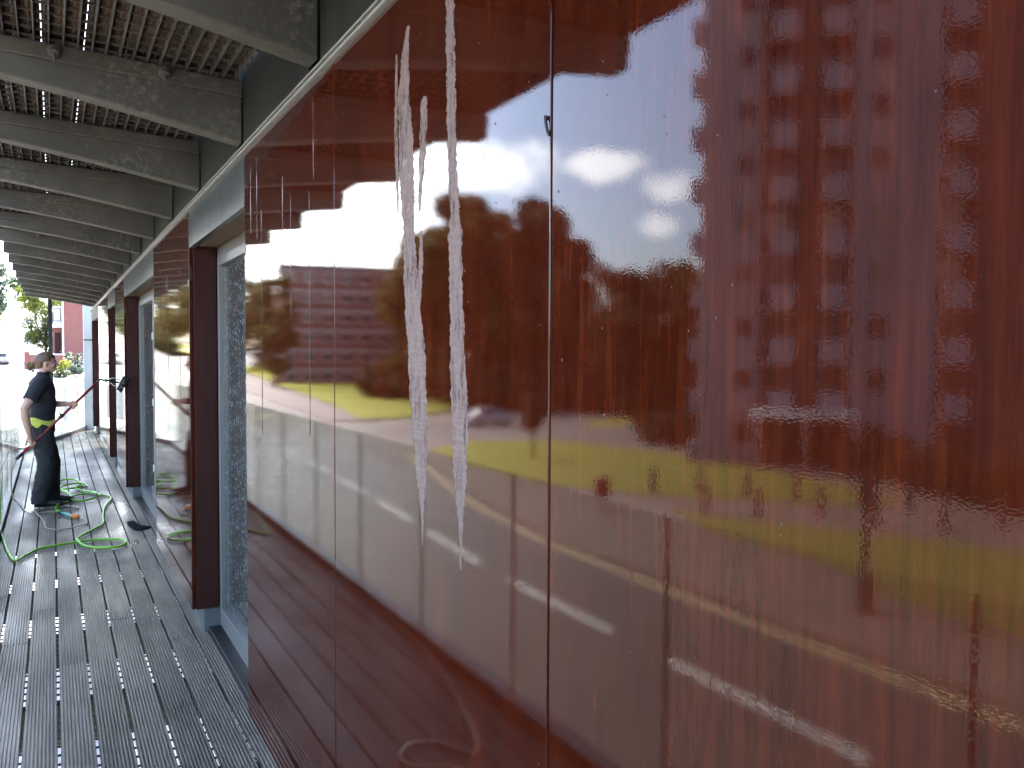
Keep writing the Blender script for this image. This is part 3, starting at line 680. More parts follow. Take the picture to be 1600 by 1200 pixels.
for s in (-1, 1):
    MB().ball((.076, s*.032, 1.562), .007, .010, .006, 10, 7).build('eye', 'eye_white', man, True)
    MB().ball((.0845, s*.033, 1.562), .0025, .005, .005, 8, 6).build('pupil', 'black_plastic', man, True)
    MB().tube([(.088, s*.014, 1.582), (.089, s*.032, 1.587), (.079, s*.05, 1.582)], .0045, 6).build('eyebrow', 'hair_brown', man, True)
MB().tube([(.082, -.02, 1.5035), (.0965, 0, 1.5045), (.082, .02, 1.5035)], .0045, 6).build('lips', 'lip', man, True)
# hair cap
hc = MB(); seg, rg_ = 40, 26; c0 = Vector((-.010, 0, 1.588)); vs_ = []; ok = []
for i in range(rg_+1):
    t = math.pi*i/rg_-math.pi/2
    for k in range(seg):
        a = 2*math.pi*k/seg; nz_ = 1+.02*math.sin(7*a+3*t)*math.cos(5*t)
        vs_.append(c0+Vector((.104*math.cos(t)*math.cos(a)*nz_, .0855*math.cos(t)*math.sin(a)*nz_, .102*math.sin(t)*nz_)))
fs = []
def hair_ok(p):
    if p.z < 1.505: return False
    if p.x < -.045: return p.z > 1.508+.25*max(0, p.x+.075)
    if p.x < .030: return p.z > 1.578 + (.012 if p.x > -.02 else 0) and True
    return p.z > 1.618+.25*(p.x-.03)
for i in range(rg_):
    for k in range(seg):
        q = (i*seg+k, i*seg+(k+1) % seg, (i+1)*seg+(k+1) % seg, (i+1)*seg+k)
        if hair_ok(sum((vs_[j] for j in q), Vector())/4): fs.append(q)
ho = hc.add(vs_, fs).build('hair', 'hair_brown', man, True)
so = ho.modifiers.new('thick', 'SOLIDIFY'); so.thickness = .012; so.offset = -.6
t = bpy.data.textures.new('hair', 'CLOUDS'); t.noise_scale = .012; d = ho.modifiers.new('locks', 'DISPLACE'); d.texture = t; d.strength = .008; d.texture_coords = 'LOCAL'
# shirt
sh_ = MB()
sh_.loft([hring(-.048,.945,.122,.166), hring(-.048,.99,.125,.168), hring(-.043,1.08,.127,.170), hring(-.043,1.18,.130,.180), hring(-.048,1.28,.130,.193), hring(-.054,1.355,.117,.196), hring(-.052,1.405,.086,.145), hring(-.040,1.435,.064,.082), hring(-.034,1.452,.060,.062)], True, 22)
for s, el in ((-1, Vector((-.215, -.275, 1.075))), (1, Vector((.005, .235, 1.105)))):
    a = Vector((-.06, s*.150, 1.375)); m1 = Vector((-.06, s*.175, 1.36)).lerp(el, .30); m2 = Vector((-.06, s*.175, 1.36)).lerp(el, .66)
    sh_.tube([a, Vector((-.062, s*.19, 1.345)), m1, m2], [.072, .077, .076, .072], 14)
remesh(sh_.build('polo_shirt', 'polo_navy', man), .010, 3, (.09, .016))
cl = MB(); cl.loft([hring(-.036,1.440,.064,.070), hring(-.034,1.458,.064,.066), hring(-.030,1.472,.060,.061), hring(-.030,1.468,.054,.055), hring(-.034,1.45,.056,.058)], False, 22); cl.build('collar', 'polo_navy', man, True)
tr = MB()
tr.loft([hring(-.048,1.0,.112,.152), hring(-.05,.95,.118,.158), hring(-.055,.88,.126,.168), hring(-.05,.81,.118,.165), hring(-.045,.77,.10,.15)], True, 20)
for s in (-1, 1):
    kn = Vector((-.012 if s < 0 else .032, s*.108, .47)); an = Vector((-.082 if s < 0 else .022, s*.117, .10))
    tr.tube([(-.05, s*.088, .90), (-.045, s*.094, .74), kn, kn.lerp(an, .5), an, an+Vector((.006, 0, -.055))], [.108, .110, .092, .090, .088, .090], 16)
remesh(tr.build('trousers', 'trouser_black', man), .011, 2, (.055, .026))
for s in (-1, 1):
    hx = -.135 if s < 0 else -.03; y_ = s*.118; yw = -.02 if s < 0 else .02
    sb = MB(); sb.loft([((hx, y_, .048), (0, .030, 0), (0, 0, .044)), ((hx+.05, y_, .055), (0, .038, 0), (0, 0, .052)), ((hx+.11, y_+yw*.3, .050), (0, .040, 0), (0, 0, .046)), ((hx+.19, y_+yw*.6, .036), (0, .046, 0), (0, 0, .033)), ((hx+.25, y_+yw, .030), (0, .040, 0), (0, 0, .027)), ((hx+.28, y_+yw, .026), (0, .018, 0), (0, 0, .016))], True, 14)
    o = sb.build('shoe', 'shoe_black', man, True)
    o2 = MB().loft([((hx-.004, y_, .011), (0, .030, 0), (0, 0, .011)), ((hx+.1, y_, .011), (0, .040, 0), (0, 0, .011)), ((hx+.2, y_+yw*.7, .011), (0, .048, 0), (0, 0, .011)), ((hx+.285, y_+yw, .011), (0, .022, 0), (0, 0, .011))], True, 10).build('sole', 'black_plastic', o)
bl = MB(); bl.loft([hring(-.048,.955,.127,.170), hring(-.049,.975,.128,.171), hring(-.049,.975,.120,.163)], False, 24); bl.build('belt', 'black_plastic', man, True)
# yellow cloth at the belt
cm = MB(); vs_ = []; nu, nv = 14, 7
for j in range(nv):
    for i in range(nu):
        u_, w_ = i/(nu-1), j/(nv-1); a = -2.45+1.95*u_
        hgt = (.972-.03*u_+.014*math.sin(u_*7+.5)) - w_*(.030+.085*math.exp(-((u_-.22)/.17)**2)+.035*math.exp(-((u_-.75)/.2)**2)+.012*math.sin(u_*23))
        r1 = .130+.006+.012*math.sin(u_*14+w_*3)*w_+.010*w_; r2 = .172+.006+.014*math.sin(u_*11+w_*5)*w_+.010*w_
        vs_.append((-.06-.048+r1*math.cos(a), 10.15+r2*math.sin(a), hgt))
fs = [(j*nu+i, j*nu+i+1, (j+1)*nu+i+1, (j+1)*nu+i) for j in range(nv-1) for i in range(nu-1)]
co = cm.add(vs_, fs).build('cleaning_cloth', 'cloth_yellow', None, True, label='yellow cleaning cloth tucked into the man\'s belt', category='cloth')
sl = co.modifiers.new('thick', 'SOLIDIFY'); sl.thickness = .008; ss = co.modifiers.new('sub', 'SUBSURF'); ss.levels = ss.render_levels = 1
# washing pole and brush
MO = Vector((-.06, 10.15, 0))
wp = thing('wash_pole', 'long red water-fed washing pole with black brush held by the man', 'washing pole', tuple(MO))
MB().tube([P0, P1], .0145, 12).build('pole', 'pole_red', wp, True)
MB().tube([P0-pd*.03, P0+pd*.05], .017, 12).build('grip', 'black_plastic', wp, True)
cp = on_pole(.53); o = MB().tube([cp-pd*.03, cp+pd*.03], .020, 12).build('clamp', 'black_plastic', wp, True)
MB().tube([cp, cp+Vector((-.012, -.008, .035)), cp+Vector((-.025, -.008, .05))], [.010, .008, .005], 8).build('lever', 'black_plastic', o, True)
nk = [P1-pd*.03, P1+pd*.035, P1+Vector((.055, 0, .022)), P1+Vector((.10, .0, .020)), P1+Vector((.165, .005, .004)), P1+Vector((.215, .008, -.008))]
MB().tube(spline(nk, 4), .0105, 10).build('goose_neck', 'black_plastic', wp, True)
MB().ball(P1+Vector((.088, -.002, .016)), .019, .02, .019).build('swivel', 'black_plastic', wp, True)
bc = P1+Vector((.232, .012, -.015)); ax = Vector((.42, 0, .9)).normalized(); out_ = Vector((.9, 0, -.42)).normalized(); wd = Vector((0, 1, 0))
def obox(c, a, b, c2, ha, hb, hc):
    vs_ = [c+a*(i*ha)+b*(j*hb)+c2*(k*hc) for k in (-1, 1) for (i, j) in ((-1, -1), (1, -1), (1, 1), (-1, 1))]
    return MB().add(vs_, [(0,3,2,1),(4,5,6,7),(0,1,5,4),(1,2,6,5),(2,3,7,6),(3,0,4,7)])
o = obox(bc, out_, wd, ax, .012, .035, .085).build('brush_block', 'black_plastic', wp); bevel(o, .004)
br = MB(); rr = random.Random(3)
for i in range(5):
    for j in range(11):
        q = bc+wd*((i-2)*.014)+ax*((j-5)*.0155)+out_*.010; e = q+out_*.042+wd*rr.uniform(-.012, .012)+ax*((j-5)*.0025+rr.uniform(-.008, .008))
        br.tube([q, e], [.006, .0075], 5)
br.build('bristles', 'bristle', wp, kind='stuff')
tb = [P1+Vector((.11, -.012, .03)), P1+Vector((.15, -.02, .045)), P1+Vector((.19, -.02, .035)), bc+Vector((-.01, -.02, .03))]
MB().tube(spline(tb, 5), .004, 6).build('water_tube', 'tube_clear', wp, True)
tb = [P1+Vector((.13, -.012, -.01)), P1+Vector((.165, -.02, -.045)), P1+Vector((.19, -.02, -.05)), bc+Vector((-.02, -.02, -.035))]
MB().tube(spline(tb, 5), .004, 6).build('water_tube', 'tube_clear', wp, True)

# ------------------------------------------------------------------ trees
def leaf_mesh(name, centers, n, size, m, seed, squash=.8):
    """many small leaf-sized quads in clumps; centers = (x,y,z,r)"""
    g = np.random.default_rng(seed); C = np.array(centers); w = C[:, 3]**2; idx = g.choice(len(C), n, p=w/w.sum())
    d = g.normal(size=(n, 3)); d /= np.linalg.norm(d, axis=1)[:, None]
    rad = C[idx, 3]*(.45+.6*g.random(n)**.6)
    c = C[idx, :3]+d*rad[:, None]*np.array([1, 1, squash])
    a = g.normal(size=(n, 3))+d*.6; a /= np.linalg.norm(a, axis=1)[:, None]
    b = np.cross(a, g.normal(size=(n, 3))); b /= np.linalg.norm(b, axis=1)[:, None]; t = np.cross(a, b)
    s = size*(.6+.8*g.random(n))[:, None]
    V = np.stack([c-b*s, c-t*s*.55, c+b*s, c+t*s*.55], 1).reshape(-1, 3)
    me = bpy.data.meshes.new(name); me.vertices.add(4*n); me.vertices.foreach_set('co', V.ravel())
    me.loops.add(4*n); me.loops.foreach_set('vertex_index', np.arange(4*n)); me.polygons.add(n)
    me.polygons.foreach_set('loop_start', np.arange(0, 4*n, 4)); me.polygons.foreach_set('loop_total', np.full(n, 4))
    me.update(calc_edges=True); me.materials.append(mat(m)); return me
def tree_meshes(h, rad, n, size, m, seed, low=.25, clumps=26):
    g = random.Random(seed); cs = []
    for _ in range(clumps):
        while True:
            x, y, z = g.uniform(-1, 1), g.uniform(-1, 1), g.uniform(-1, 1)
            q = x*x+y*y+z*z
            if .12 < q < 1: break
        zz = h*(low+(1-low)*(.5+.5*z)); k = rad*(.78+.22*math.cos(z*1.4))
        cs.append((x*k*.8, y*k*.8, min(zz, h*.93), rad*g.uniform(.22, .38)))
    cr = leaf_mesh('crown', cs, n, size, m, seed)
    tb = MB(); r0 = h*.022
    tb.tube([(0, 0, -.3), (.02*h*.1, 0, h*.2), (-.01*h, .01*h, h*.45), (.0, .0, h*.75)], [r0*1.3, r0, r0*.75, r0*.3], 9)
    for k in range(8):
        c = cs[k*3 % len(cs)]; z0 = h*g.uniform(.22, .5)
        tb.tube([(0, 0, z0), (c[0]*.45, c[1]*.45, (z0+c[2])/2+.05*h), (c[0], c[1], c[2])], [r0*.55, r0*.35, r0*.12], 6)
    return cr, tb.mesh('trunk', 'bark', True)
def tree(x, y, h, rad, m, seed, label, n=7000, size=.28, low=.22, group=None, rz=0, name='broadleaf_tree', z=None):
    t = thing(name, label, 'tree', (x, y, terrain(x, y) if z is None else z), rz, group)
    cr, tk = tree_meshes(h, rad, n, size, m, seed, low); link('crown', cr, t); link('trunk', tk, t); return t
G_ = 'trees beyond the road, mirrored in the red panels'
tree(-33.5, 73, 21.5, 7.0, 'leaf_olive', 21, 'tall olive-green tree mirrored just right of the soap streaks', 15000, .42, .0, G_)
tree(-42.5, 71, 21.8, 7.4, 'leaf_rust', 22, 'tall rust-tinged tree mirrored across the black panel joint', 15000, .42, .0, G_)
tree(-43, 56, 14.5, 4.4, 'leaf_rust', 23, 'lower rounded brown-green tree mirrored beside the tower block', 9000, .34, .0, G_)
tree(-48.5, 53, 15.6, 4.0, 'leaf_olive', 24, 'yellowish tree mirrored hard against the tower block edge', 8000, .34, .0, G_)
tree(-22.6, 101, 14.2, 2.9, 'leaf_olive', 25, 'pale green tree mirrored at the left edge of the near panels', 8000, .42, .08, G_)
tree(-42, 95, 15.5, 4.6, 'leaf_olive', 26, 'olive tree mirrored between the brick flats and the streaks', 8000, .42, .0, G_)
tree(-31.0, 76, 19.2, 3.8, 'leaf_olive', 34, 'olive tree mirrored right behind the left soap streak', 10000, .42, .0, G_)
tree(-38.3, 75, 20.6, 6.0, 'leaf_olive', 33, 'olive tree mirrored between the tall pair', 12000, .42, .0, G_)
tree(-54, 96, 16, 7.5, 'leaf_rust', 27, 'broad dark tree mirrored low behind the tall pair', 7000, .36, .05, G_)
tree(-58, 68, 12, 6.5, 'leaf_rust', 28, 'dark spreading tree mirrored in the gap left of the tower', 6000, .32, .05, G_)
tree(-24, 165, 22, 10, 'leaf_olive', 29, 'far olive tree mirrored above the bright lawn', 6000, .5, .05, G_)
for k, (x, y, h, r_, m) in enumerate(((-62,110,19,9,'leaf_rust'),(-47,120,17,8,'leaf_olive'),(-75,88,17,9,'leaf_rust'),(-70,62,14,7,'leaf_rust'),(-33,150,19,9,'leaf_olive'),(-86,120,20,10,'leaf_rust'),(-60,140,19,9,'leaf_olive'))):
    tree(x, y, h, r_, m, 80+k, ['dark tree mirrored far behind the tall pair', 'olive tree mirrored behind the brick flats', 'dark tree mirrored far off between tower and tall pair', 'low dark tree mirrored close beside the tower', 'far olive tree mirrored beyond the flats', 'farthest dark tree mirrored behind the wood', 'far olive tree mirrored deep in the wood'][k], 5000, .55, .0, G_)
us = leaf_mesh('foliage', [(random.uniform(-3, 3), random.uniform(-2, 2), random.uniform(.4, 3.4), 1.4) for _ in range(20)], 4200, .30, 'leaf_rust', 77)
ust = MB(); [ust.tube([(u_, 0, -.2), (u_*1.2, .2, 2.4)], [.08, .03], 5) for u_ in (-2, -.7, .7, 2)]; ust = ust.mesh('stem', 'bark')
for i, (x, y) in enumerate(((-30,82),(-36,78),(-42,75),(-48,70),(-53,66),(-44,60),(-50,57),(-56,60),(-36,66),(-41,66),(-38,88),(-46,84),(-61,64))):
    t = thing('undergrowth_shrub', 'large dark shrub of the thicket mirrored beneath the tall trees', 'shrub', (x, y, terrain(x, y)), R(30), 'thicket beneath the mirrored trees'); link('foliage', us, t); link('stem', ust, t)
# a slim street tree on the grass island
tree(-20.6, 36, 3.6, .9, 'leaf_rust', 31, 'small street tree mirrored on the grass island', 1200, .14, .45, G_)
# direct view, up the hill
tree(-.75, 122, 7.0, 3.1, 'leaf_green', 41, 'rounded green tree left of the black post, before the brick house', 7000, .13, .25)
tree(3.2, 180, 17, 6.5, 'leaf_lime', 42, 'yellow-green tree rising above the brick house roof', 6000, .3, .2)
tree(-4.0, 260, 13, 4.5, 'leaf_lime', 43, 'sunlit lime tree behind the rounded street tree', 5000, .28, .2)
rg = random.Random(12)
far = [tree_meshes(20, 8, 3200, .55, 'leaf_hazed', 50, .05), tree_meshes(17, 6, 2600, .5, 'leaf_hazed', 51, .05), tree_meshes(12, 6, 2600, .45, 'leaf_green', 52, .05)]
for k in range(22):
    y = rg.uniform(330, 430); x = rg.uniform(-46, 14)
    if k >= 13: y = rg.uniform(215, 300); x = centre(y)-rg.uniform(9, 24)
    cr, tk = far[k % 3] if k < 13 else far[2]
    t = thing('hillside_tree', 'hazy tree among those crowding the far hillside up the street', 'tree', (x, y, terrain(x, y)), rg.uniform(0, 6), 'trees crowding the far hillside')
    s = rg.uniform(.75, 1.25) if k < 13 else rg.uniform(.35, .6); t.scale = (s, s, s); link('crown', cr, t); link('trunk', tk, t)

# flowering shrubs by the brick house
def shrub(x, y, h, r_, m, seed, label, flower=None, nf=160, group='flowering shrubs by the brick house'):
    t = thing('shrub', label, 'shrub', (x, y, terrain(x, y)+.1), 0, group); g = random.Random(seed)
    cs = [(g.uniform(-.6, .6)*r_, g.uniform(-.6, .6)*r_, h*g.uniform(.25, .8), r_*g.uniform(.3, .5)) for _ in range(12)]
    link('foliage', leaf_mesh('foliage', cs, 1800, .09, m, seed), t)
    st = MB(); [st.tube([(0, 0, -.1), (c[0]*.4, c[1]*.4, c[2]*.6), c[:3]], [.03, .02, .008], 5) for c in cs[:6]]; st.build('stem', 'bark', t)
    if flower: link('blossom', leaf_mesh('blossom', [(a, b, c, d*1.08) for a, b, c, d in cs], nf, .10, flower, seed+1), t)
shrub(1.05, 101, 2.0, .9, 'leaf_lime', 61, 'yellow-green shrub with yellow flowers beside the post', 'flower_yellow', 220)
shrub(2.15, 103, 2.5, 1.1, 'leaf_green', 62, 'white-flowered shrub against the red brick wall', 'flower_white', 420)
shrub(2.1, 98, 1.2, .8, 'leaf_hazed', 63, 'dark rounded shrub in front of the white-flowered one', None)
shrub(-1.9, 104, 1.3, .6, 'leaf_green', 64, 'pink-flowered shrub at the end of the low brick wall', 'flower_pink', 160)
shrub(.9, 97, .8, .9, 'leaf_green', 65, 'low edging shrub with pale flowers by the kerb', 'flower_white', 200)

# ------------------------------------------------------------------ buildings
def facade_windows(parent, rects, org, tx, nrm, w_d=.06, frame=.07, m='dark_glass', fm='white_paint', name='window'):
    """rects: (s centre, z centre, width, height) on the plane through org with tangent tx"""
    cache = {}
    rz_ = math.atan2(tx.y, tx.x)
    for s, z, w, h in rects:
        key = (w, h)
        if key not in cache:
            a = MB(); a.box(-w/2-frame, w/2+frame, -.05, .03, -h/2-frame, -h/2); a.box(-w/2-frame, w/2+frame, -.05, .03, h/2, h/2+frame); a.box(-w/2-frame, -w/2, -.05, .03, -h/2, h/2); a.box(w/2, w/2+frame, -.05, .03, -h/2, h/2)
            cache[key] = (a.mesh('window', fm), MB().box(-w/2, w/2, -.012, .012, -h/2, h/2).mesh('pane', m))
        o = link(name, cache[key][0], parent, org+tx*s+Vector((0, 0, z)), (0, 0, rz_)); link('pane', cache[key][1], o)
# tower block: T runs along its front, front faces the balcony
T = Vector((-.735, -.678, 0)).normalized(); Nf = Vector((-T.y, T.x, 0)); Nf = Nf if Nf.x > 0 else -Nf
rzT = math.atan2(T.y, T.x)
tow = thing('tower_block', 'tall grey tower block with columns of windows mirrored in the right panel', 'tower block', (-27.3, 30.8, GZ), rzT)
# local axes: x along the front, -y or +y outwards
sgn = 1 if (Matrix.Rotation(rzT, 3, 'Z')@Vector((0, 1, 0))).dot(Nf) > 0 else -1
def tb_box(name, x0, x1, d0, d1, z0, z1, m):       # d = metres in front of the front plane
    a, b = sorted((d0*sgn, d1*sgn)); return MB().box(x0, x1, a, b, z0, z1).build(name, m, tow)
NF, FH = 15, 2.69; TH = NF*FH+1.2
tb_box('wall', .1, 2.95, -9, 0, 0, TH, 'tower_render')
tb_box('recess_wall', 2.955, 7.3, -9, -1.1, 0, TH-.6, 'tower_brick')
tb_box('wall', 7.305, 11.2, -9, .0, 0, TH, 'tower_render')
tb_box('recess_wall', 11.205, 12.9, -9, -1.0, 0, TH-.6, 'tower_brick')
tb_box('wall', 12.905, 22, -9, -.15, 0, TH, 'tower_brick')
tb_box('roof_cap', -.2, 22.2, -9.2, .15, TH+.002, TH+.5, 'tower_render')
wins = []; 
for k in range(NF):
    z = k*FH+1.75
    wins += [(2.2, z, .8, .95), (8.45, z, .85, 1.05)]
def tower_window(s, z, w, h, d):
    a = MB(); f = .07
    for q in ((-w/2-f, w/2+f, -h/2-f, -h/2), (-w/2-f, w/2+f, h/2, h/2+f), (-w/2-f, -w/2, -h/2, h/2), (w/2, w/2+f, -h/2, h/2)):
        a.box(q[0], q[1], -.04, .06, q[2], q[3])
    return a.mesh('window', 'tower_balcony'), MB().box(-w/2, w/2, -.02, .02, -h/2, h/2).mesh('pane', 'dark_glass')
cw = {}
def put_window(s, z, w, h, d):
    if (w, h) not in cw: cw[(w, h)] = tower_window(s, z, w, h, d)
    o = link('window', cw[(w, h)][0], tow, (s, d*sgn, z)); link('pane', cw[(w, h)][1], o)
balc = MB().box(-.62, .62, -.06, .06, 0, 1.15).mesh('balcony_front', 'tower_balcony'); slab = MB().box(-.75, .75, -.55, .55, -.18, 0).mesh('balcony_slab', 'tower_render')
bay = MB().box(-.45, .12, -.9, -.05, -.55, .55).mesh('bay_ledge', 'tower_render')
for k in range(NF):
    z = k*FH+1.75
    put_window(2.25, z, .8, .95, .01); put_window(8.5, z, .85, 1.05, .01); put_window(3.75, z+.1, 1.15, 1.5, -1.09); put_window(6.5, z+.1, .9, 1.7, -1.09); put_window(12.0, z, 1.0, 1.3, -.99)
    if k:
        o = link('balcony_slab', slab, tow, (6.45, -.55*sgn, k*FH)); link('balcony_front', balc, o, (0, .45*sgn, .001))
        o = link('balcony_slab', slab, tow, (12.05, -.50*sgn, k*FH)); link('balcony_front', balc, o, (0, .45*sgn, .001))
        o = link('balcony_slab', slab, tow, (3.8, -.55*sgn, k*FH)); link('balcony_front', balc, o, (.25, .45*sgn, .001))
    link('bay_ledge', bay, tow, (0, 0 if sgn > 0 else .95, k*FH+.6))
tb_box('entrance_canopy', 2.6, 7.4, .01, 2.4, 2.7, 2.95, 'white_paint')
for s in (2.8, 5.0, 7.2): tb_box('canopy_post', s-.08, s+.08, 2.1, 2.3, 0, 2.69, 'tower_balcony')
# brick flats with pale bands
fl = thing('brick_flats', 'red brick flats with pale horizontal bands mirrored left of the soap streaks', 'flats', (-33, 108, terrain(-33, 108)-.3), R(12))
MB().box(-8, 8, 0, 9, 0, 16.2).build('wall', 'flats_brick', fl)
for k in range(6):
    MB().box(-8.08, 8.08, -.10, -.002, k*2.7+2.25, k*2.7+2.55).build('band', 'band_stone', fl)
    if k < 6:
        for j in range(6):
            w = MB().box(-6.9+j*2.55, -5.5+j*2.55, -.06, -.001, k*2.7+.75, k*2.7+2.0).build('window', 'white_paint', fl)
            MB().box(-6.82+j*2.55, -5.58+j*2.55, -.075, -.061, k*2.7+.83, k*2.7+1.92).build('pane', 'dark_glass', w)
MB().box(-8.3, 8.3, -.4, 9.3, 16.203, 16.7).build('roof', 'roof_slate', fl)
# red brick house in the direct view
bh = thing('brick_house', 'red brick house with a pale corner strip beyond the end of the deck', 'house', (1.25, 113, terrain(1.25, 113)-.4), 0)
MB().box(0, 14, 0, 10, 0, 12).build('wall', 'brick_wall', bh)
MB().box(-.18, -.003, -.1, .5, 0, 12).build('corner_strip', 'white_paint', bh)
MB().box(-1.2, -.185, 1.2, 7, 0, 5.2).build('porch', 'brick_wall', bh)
o = MB().box(-1.0, -.35, 1.14, 1.198, .6, 4.6).build('door', 'red_return', bh); MB().box(-.45, -.40, 1.11, 1.139, 2.2, 2.35).build('handle', 'rim', o)
MB().box(-1.6, -.185, .7, 7.4, 5.203, 5.7).build('porch_roof', 'white_paint', bh)
MB().box(-1.15, -.185, 1.3, 6, 5.703, 7.9).build('upper_bay', 'white_paint', bh)
o = MB().box(-1.1, -.3, 1.24, 1.298, 6.0, 7.6).build('window', 'roof_slate', bh); MB().box(-1.02, -.38, 1.22, 1.239, 6.1, 7.5).build('pane', 'lamp_clear', o)
MB().box(-.6, 14.5, -.5, 10.5, 12.003, 12.5).build('roof', 'roof_slate', bh)
lw = thing('garden_wall', 'low red brick garden wall with white coping below the rounded tree', 'wall', (-2.6, 108, terrain(-2, 108)), 0)
MB().box(0, 5.2, 0, .3, 0, 1.75).build('wall', 'brick_wall', lw); MB().box(-.05, 5.25, -.05, .35, 1.753, 1.9).build('coping', 'white_paint', lw)
for x_ in (0, 5): MB().box(x_-.25, x_+.25, -.12, .42, 0, 2.1).build('pier', 'brick_wall', lw)

# ------------------------------------------------------------------ cars
def car_meshes(paint, van=False):
    Lc, Wd = (4.2, .86) if not van else (5.2, .96); Hb = .95 if not van else 1.1
    def slab(prof, wb, wt, zb, zt):      # side profile (x,z); width narrows towards the top
        b = MB(); n = len(prof)
        def hw(z): t = max(0, min(1, (z-zb)/(zt-zb))); return wb+(wt-wb)*t
        b.add([(x, -hw(z), z) for x, z in prof]+[(x, hw(z), z) for x, z in prof], [tuple(range(n)), tuple(range(2*n-1, n-1, -1))]+[(i, i+n, (i+1) % n+n, (i+1) % n) for i in range(n)])
        return b
    if not van:
        bp = [(-2.08,.30),(-2.12,.55),(-2.05,.82),(-1.6,.90),(-.9,.95),(.8,.93),(1.6,.82),(2.02,.70),(2.1,.5),(2.05,.28),(1.7,.22),(-1.7,.22)]
        gp = [(-1.75,.90),(-1.25,1.36),(-.6,1.46),(.25,1.43),(.75,1.18),(1.12,.90)]
    else:
        bp = [(-2.6,.35),(-2.62,1.2),(2.0,1.2),(2.45,1.0),(2.58,.7),(2.55,.35),(2.1,.28),(-2.1,.28)]
        gp = [(-2.6,1.195),(-2.5,2.1),(1.0,2.12),(1.45,1.8),(2.0,1.195)]
    body = slab(bp[::-1], Wd, Wd*.97, .3, .95); cab = slab(gp[::-1], Wd*.95, Wd*.74 if not van else Wd*.88, .9, 1.46 if not van else 2.1)
    gl = MB()
    for s in (-1, 1):
        q = [(-1.45,.98),(-1.1,1.33),(-.55,1.40),(.2,1.37),(.6,1.15),(.86,.98)] if not van else [(.7,1.3),(.75,1.85),(1.1,1.85),(1.7,1.3)]
        def hw(z): t = (z-.9)/(.56 if not van else 1.2); return (Wd*.95+(Wd*(.74 if not van else .88)-Wd*.95)*t)+.006
        gl.add([(x, s*hw(z), z) for x, z in q], [tuple(range(len(q)))])
    a, b = ((1.06,.96),(.32,1.39)) if not van else ((1.92,1.3),(1.12,2.05))
    def fr(p, o): w = Wd*.72; return [(p[0]+o, -w, p[1]+.01), (p[0]+o, w, p[1]+.01)]
    f1, f2 = fr(a, .012), fr(b, .012); gl.add([f1[0], f1[1], f2[1], f2[0]], [(0, 1, 2, 3)])
    if not van: r1, r2 = fr((-1.70,.96), -.012), fr((-1.28,1.33), -.012); gl.add([r1[0], r2[0], r2[1], r1[1]], [(0, 1, 2, 3)])
    ty = MB().tube([(0,-.10,0),(0,-.09,0),(0,.09,0),(0,.10,0)], [.27,.31,.31,.27], 18); rm = MB().tube([(0,-.105,0),(0,.105,0)], .19, 14)
    hl = MB().ball((0,0,0), .06, .16, .08, 10, 7)
    return dict(body=body.mesh('body', paint), cabin=cab.mesh('cabin', paint), glass=gl.mesh('windows', 'dark_glass'), tyre=ty.mesh('wheel', 'tyre', True), rim=rm.mesh('rim', 'rim'),
                hl=hl.mesh('headlight', 'lamp_clear', True), tl=hl.mesh('tail_light', 'lamp_red', True), L=Lc, W=Wd, fx=2.04 if not van else 2.5, wx=1.28 if not van else 1.6)
CM_ = {k: car_meshes(k) for k in ('car_silver', 'car_red', 'car_white', 'car_dark')}; CM_['van'] = car_meshes('car_white', True)
def car(kind, x, y, rz, label, group=None, detail=True):
    d = CM_[kind]; t = thing('van' if kind == 'van' else 'parked_car', label, 'van' if kind == 'van' else 'car', (x, y, terrain(x, y)+.04), rz, group)
    t.rotation_euler = (0, -math.atan((terrain(x, y+1)-terrain(x, y))) if detail == 'hill' else 0, rz)
    bevel(link('body', d['body'], t), .06, 3); bevel(link('cabin', d['cabin'], t), .06, 3); link('windows', d['glass'], t)
    for sx in (-1, 1):
        for s in (-1, 1):
            o = link('wheel', d['tyre'], t, (sx*d['wx'], s*(d['W']-.10), .31)); link('rim', d['rim'], o)
    for s in (-1, 1):
        link('headlight', d['hl'], t, (d['fx']-.03, s*d['W']*.72, .66)); link('tail_light', d['tl'], t, (-d['fx']-.02, s*d['W']*.75, .70))
GC = 'cars parked and driving in the street'
car('car_silver', -27.6, 54.2, R(175), 'silver car on the side road, mirrored right of the soap streaks', GC)
car('van', -46, 66.6, R(170), 'white van mirrored beneath the trees right of the black joint')
car('car_silver', -5.6, 118, R(90), 'silver car halfway up the street at the left edge', GC, 'hill')
car('car_dark', -8.3, 107, R(90), 'dark car nearest the balcony at the left edge of the street', GC, 'hill')
for k, (kind, y, dx) in enumerate((('car_white', 205, 3.0), ('car_silver', 248, -2.6), ('car_dark', 290, 3.2), ('car_red', 318, -2.4), ('car_white', 342, 3.0), ('car_dark', 366, -2.5))):
    car(kind, centre(y)+dx, y, R(90-4), ['white car parked far up the sunlit street', 'distant silver car coming down the street', 'distant dark car parked up the hill', 'tiny red car near the top of the street', 'tiny white car parked near the hilltop', 'tiny dark car at the crest of the street'][k], GC, 'hill')

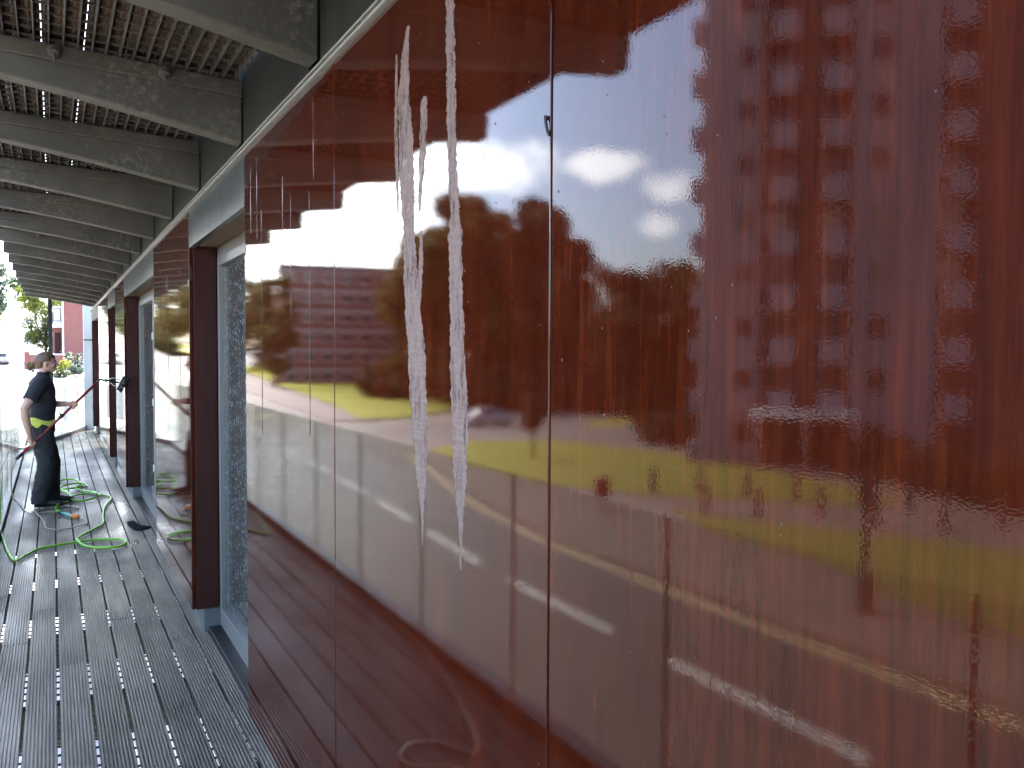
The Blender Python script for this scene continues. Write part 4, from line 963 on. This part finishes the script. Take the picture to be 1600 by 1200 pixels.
# ------------------------------------------------------------------ street furniture seen in the panels
bmesh_ = MB(); bmesh_.tube([(0,0,-.1),(0,0,.05),(0,0,.06),(0,0,.74),(0,0,.76),(0,0,.80),(0,0,.82),(0,0,.93),(0,0,.99)], [.15,.15,.115,.105,.13,.13,.105,.12,.05], 12)
bmesh_ = bmesh_.mesh('post', 'bollard_brown', True); bcap = MB().tube([(0,0,.62),(0,0,.68)], .112, 12).mesh('band', 'paint_white')
for i, (x, y) in enumerate([(-19.4,24.8),(-20.8,23.6),(-18.3,20.7),(-22.0,22.3),(-19.6,19.5),(-23.4,21.1),(-21.6,18.5),(-22.1,16.7),(-25.5,17.8),(-22.9,14.9),(-25.1,14.3)]):
    far_row = [0, 1, 3, 5, 8, 10]; near_row = [2, 4, 6, 7, 9]; ow = ['first', 'second', 'third', 'fourth', 'fifth', 'sixth']
    lab = f"dark brown bollard on the far side of the mirrored footpath, {ow[far_row.index(i)]} from left" if i in far_row else f"dark brown bollard on the near side of the mirrored footpath, {ow[near_row.index(i)]} from left"
    t = thing('bollard', lab, 'bollard', (x, y, GZ+.13), 0, 'bollards along the mirrored footpath')
    link('post', bmesh_, t); link('band', bcap, t)
bn = thing('litter_bin', 'dark red litter bin on a short post mirrored by the grass', 'litter bin', (-15.7, 23.2, GZ+.12))
MB().tube([(0,0,0),(0,0,.5)], .06, 10).build('stem', 'post_grey', bn); MB().tube([(0,0,.40),(0,0,.42),(0,0,1.02),(0,0,1.08),(0,0,1.16)], [.2,.26,.28,.30,.16], 16).build('bin_body', 'bin_red', bn, True); MB().tube([(0,0,1.03),(0,0,1.06)], .31, 16).build('rim', 'post_grey', bn)
sp_ = thing('sign_post', 'tall dark sign post with stout base mirrored before the tower', 'sign post', (-13.9, 11.1, GZ+.12))
MB().tube([(0,0,0),(0,0,.04),(0,0,.75),(0,0,.85)], [.22,.20,.18,.07], 12).build('base', 'bollard_brown', sp_, True); MB().tube([(0,0,.8),(0,0,3.1)], .07, 10).build('post', 'bollard_brown', sp_, True)
MB().box(-.22, .22, -.05, .05, 2.3, 3.1).build('sign_plate', 'bollard_brown', sp_); MB().box(-.07, .07, -.085, -.071, 1.0, 1.1).build('reflector', 'sign_white', sp_); MB().box(-.07, .07, -.085, -.071, 1.5, 1.62).build('reflector', 'sign_white', sp_)
# clipped shrubs at the foot of the tower
rg = random.Random(8)
hs = leaf_mesh('foliage', [(rg.uniform(-1.6, 1.6), rg.uniform(-.7, .7), rg.uniform(.5, 1.6), .7) for _ in range(14)], 2600, .16, 'leaf_rust', 71)
hst = MB(); [hst.tube([(u_, 0, -.1), (u_*1.1, .1, 1.0)], [.05, .02], 5) for u_ in (-1.2, -.4, .4, 1.2)]; hst = hst.mesh('stem', 'bark')
for i, (x, y) in enumerate([(-31.5, 38.5), (-32.2, 34.5), (-32.4, 30.8), (-32.0, 27.0), (-31.2, 23.3), (-30, 19.6), (-29, 16), (-27.8, 12.5), (-27, 9), (-35, 40), (-39, 40.5), (-43, 41)]):
    t = thing('hedge_shrub', 'dark hedge shrub at the foot of the mirrored tower, ' + (['first', 'second', 'third', 'fourth', 'fifth', 'sixth', 'seventh', 'eighth', 'ninth'][i]+' from left in the row' if i < 9 else ['nearest behind the row', 'middle one behind the row', 'farthest behind the row'][i-9]), 'shrub', (x, y, GZ), rg.uniform(1.2, 1.9) if i < 9 else 0, 'hedge row at the foot of the tower')
    link('foliage', hs, t); link('stem', hst, t)
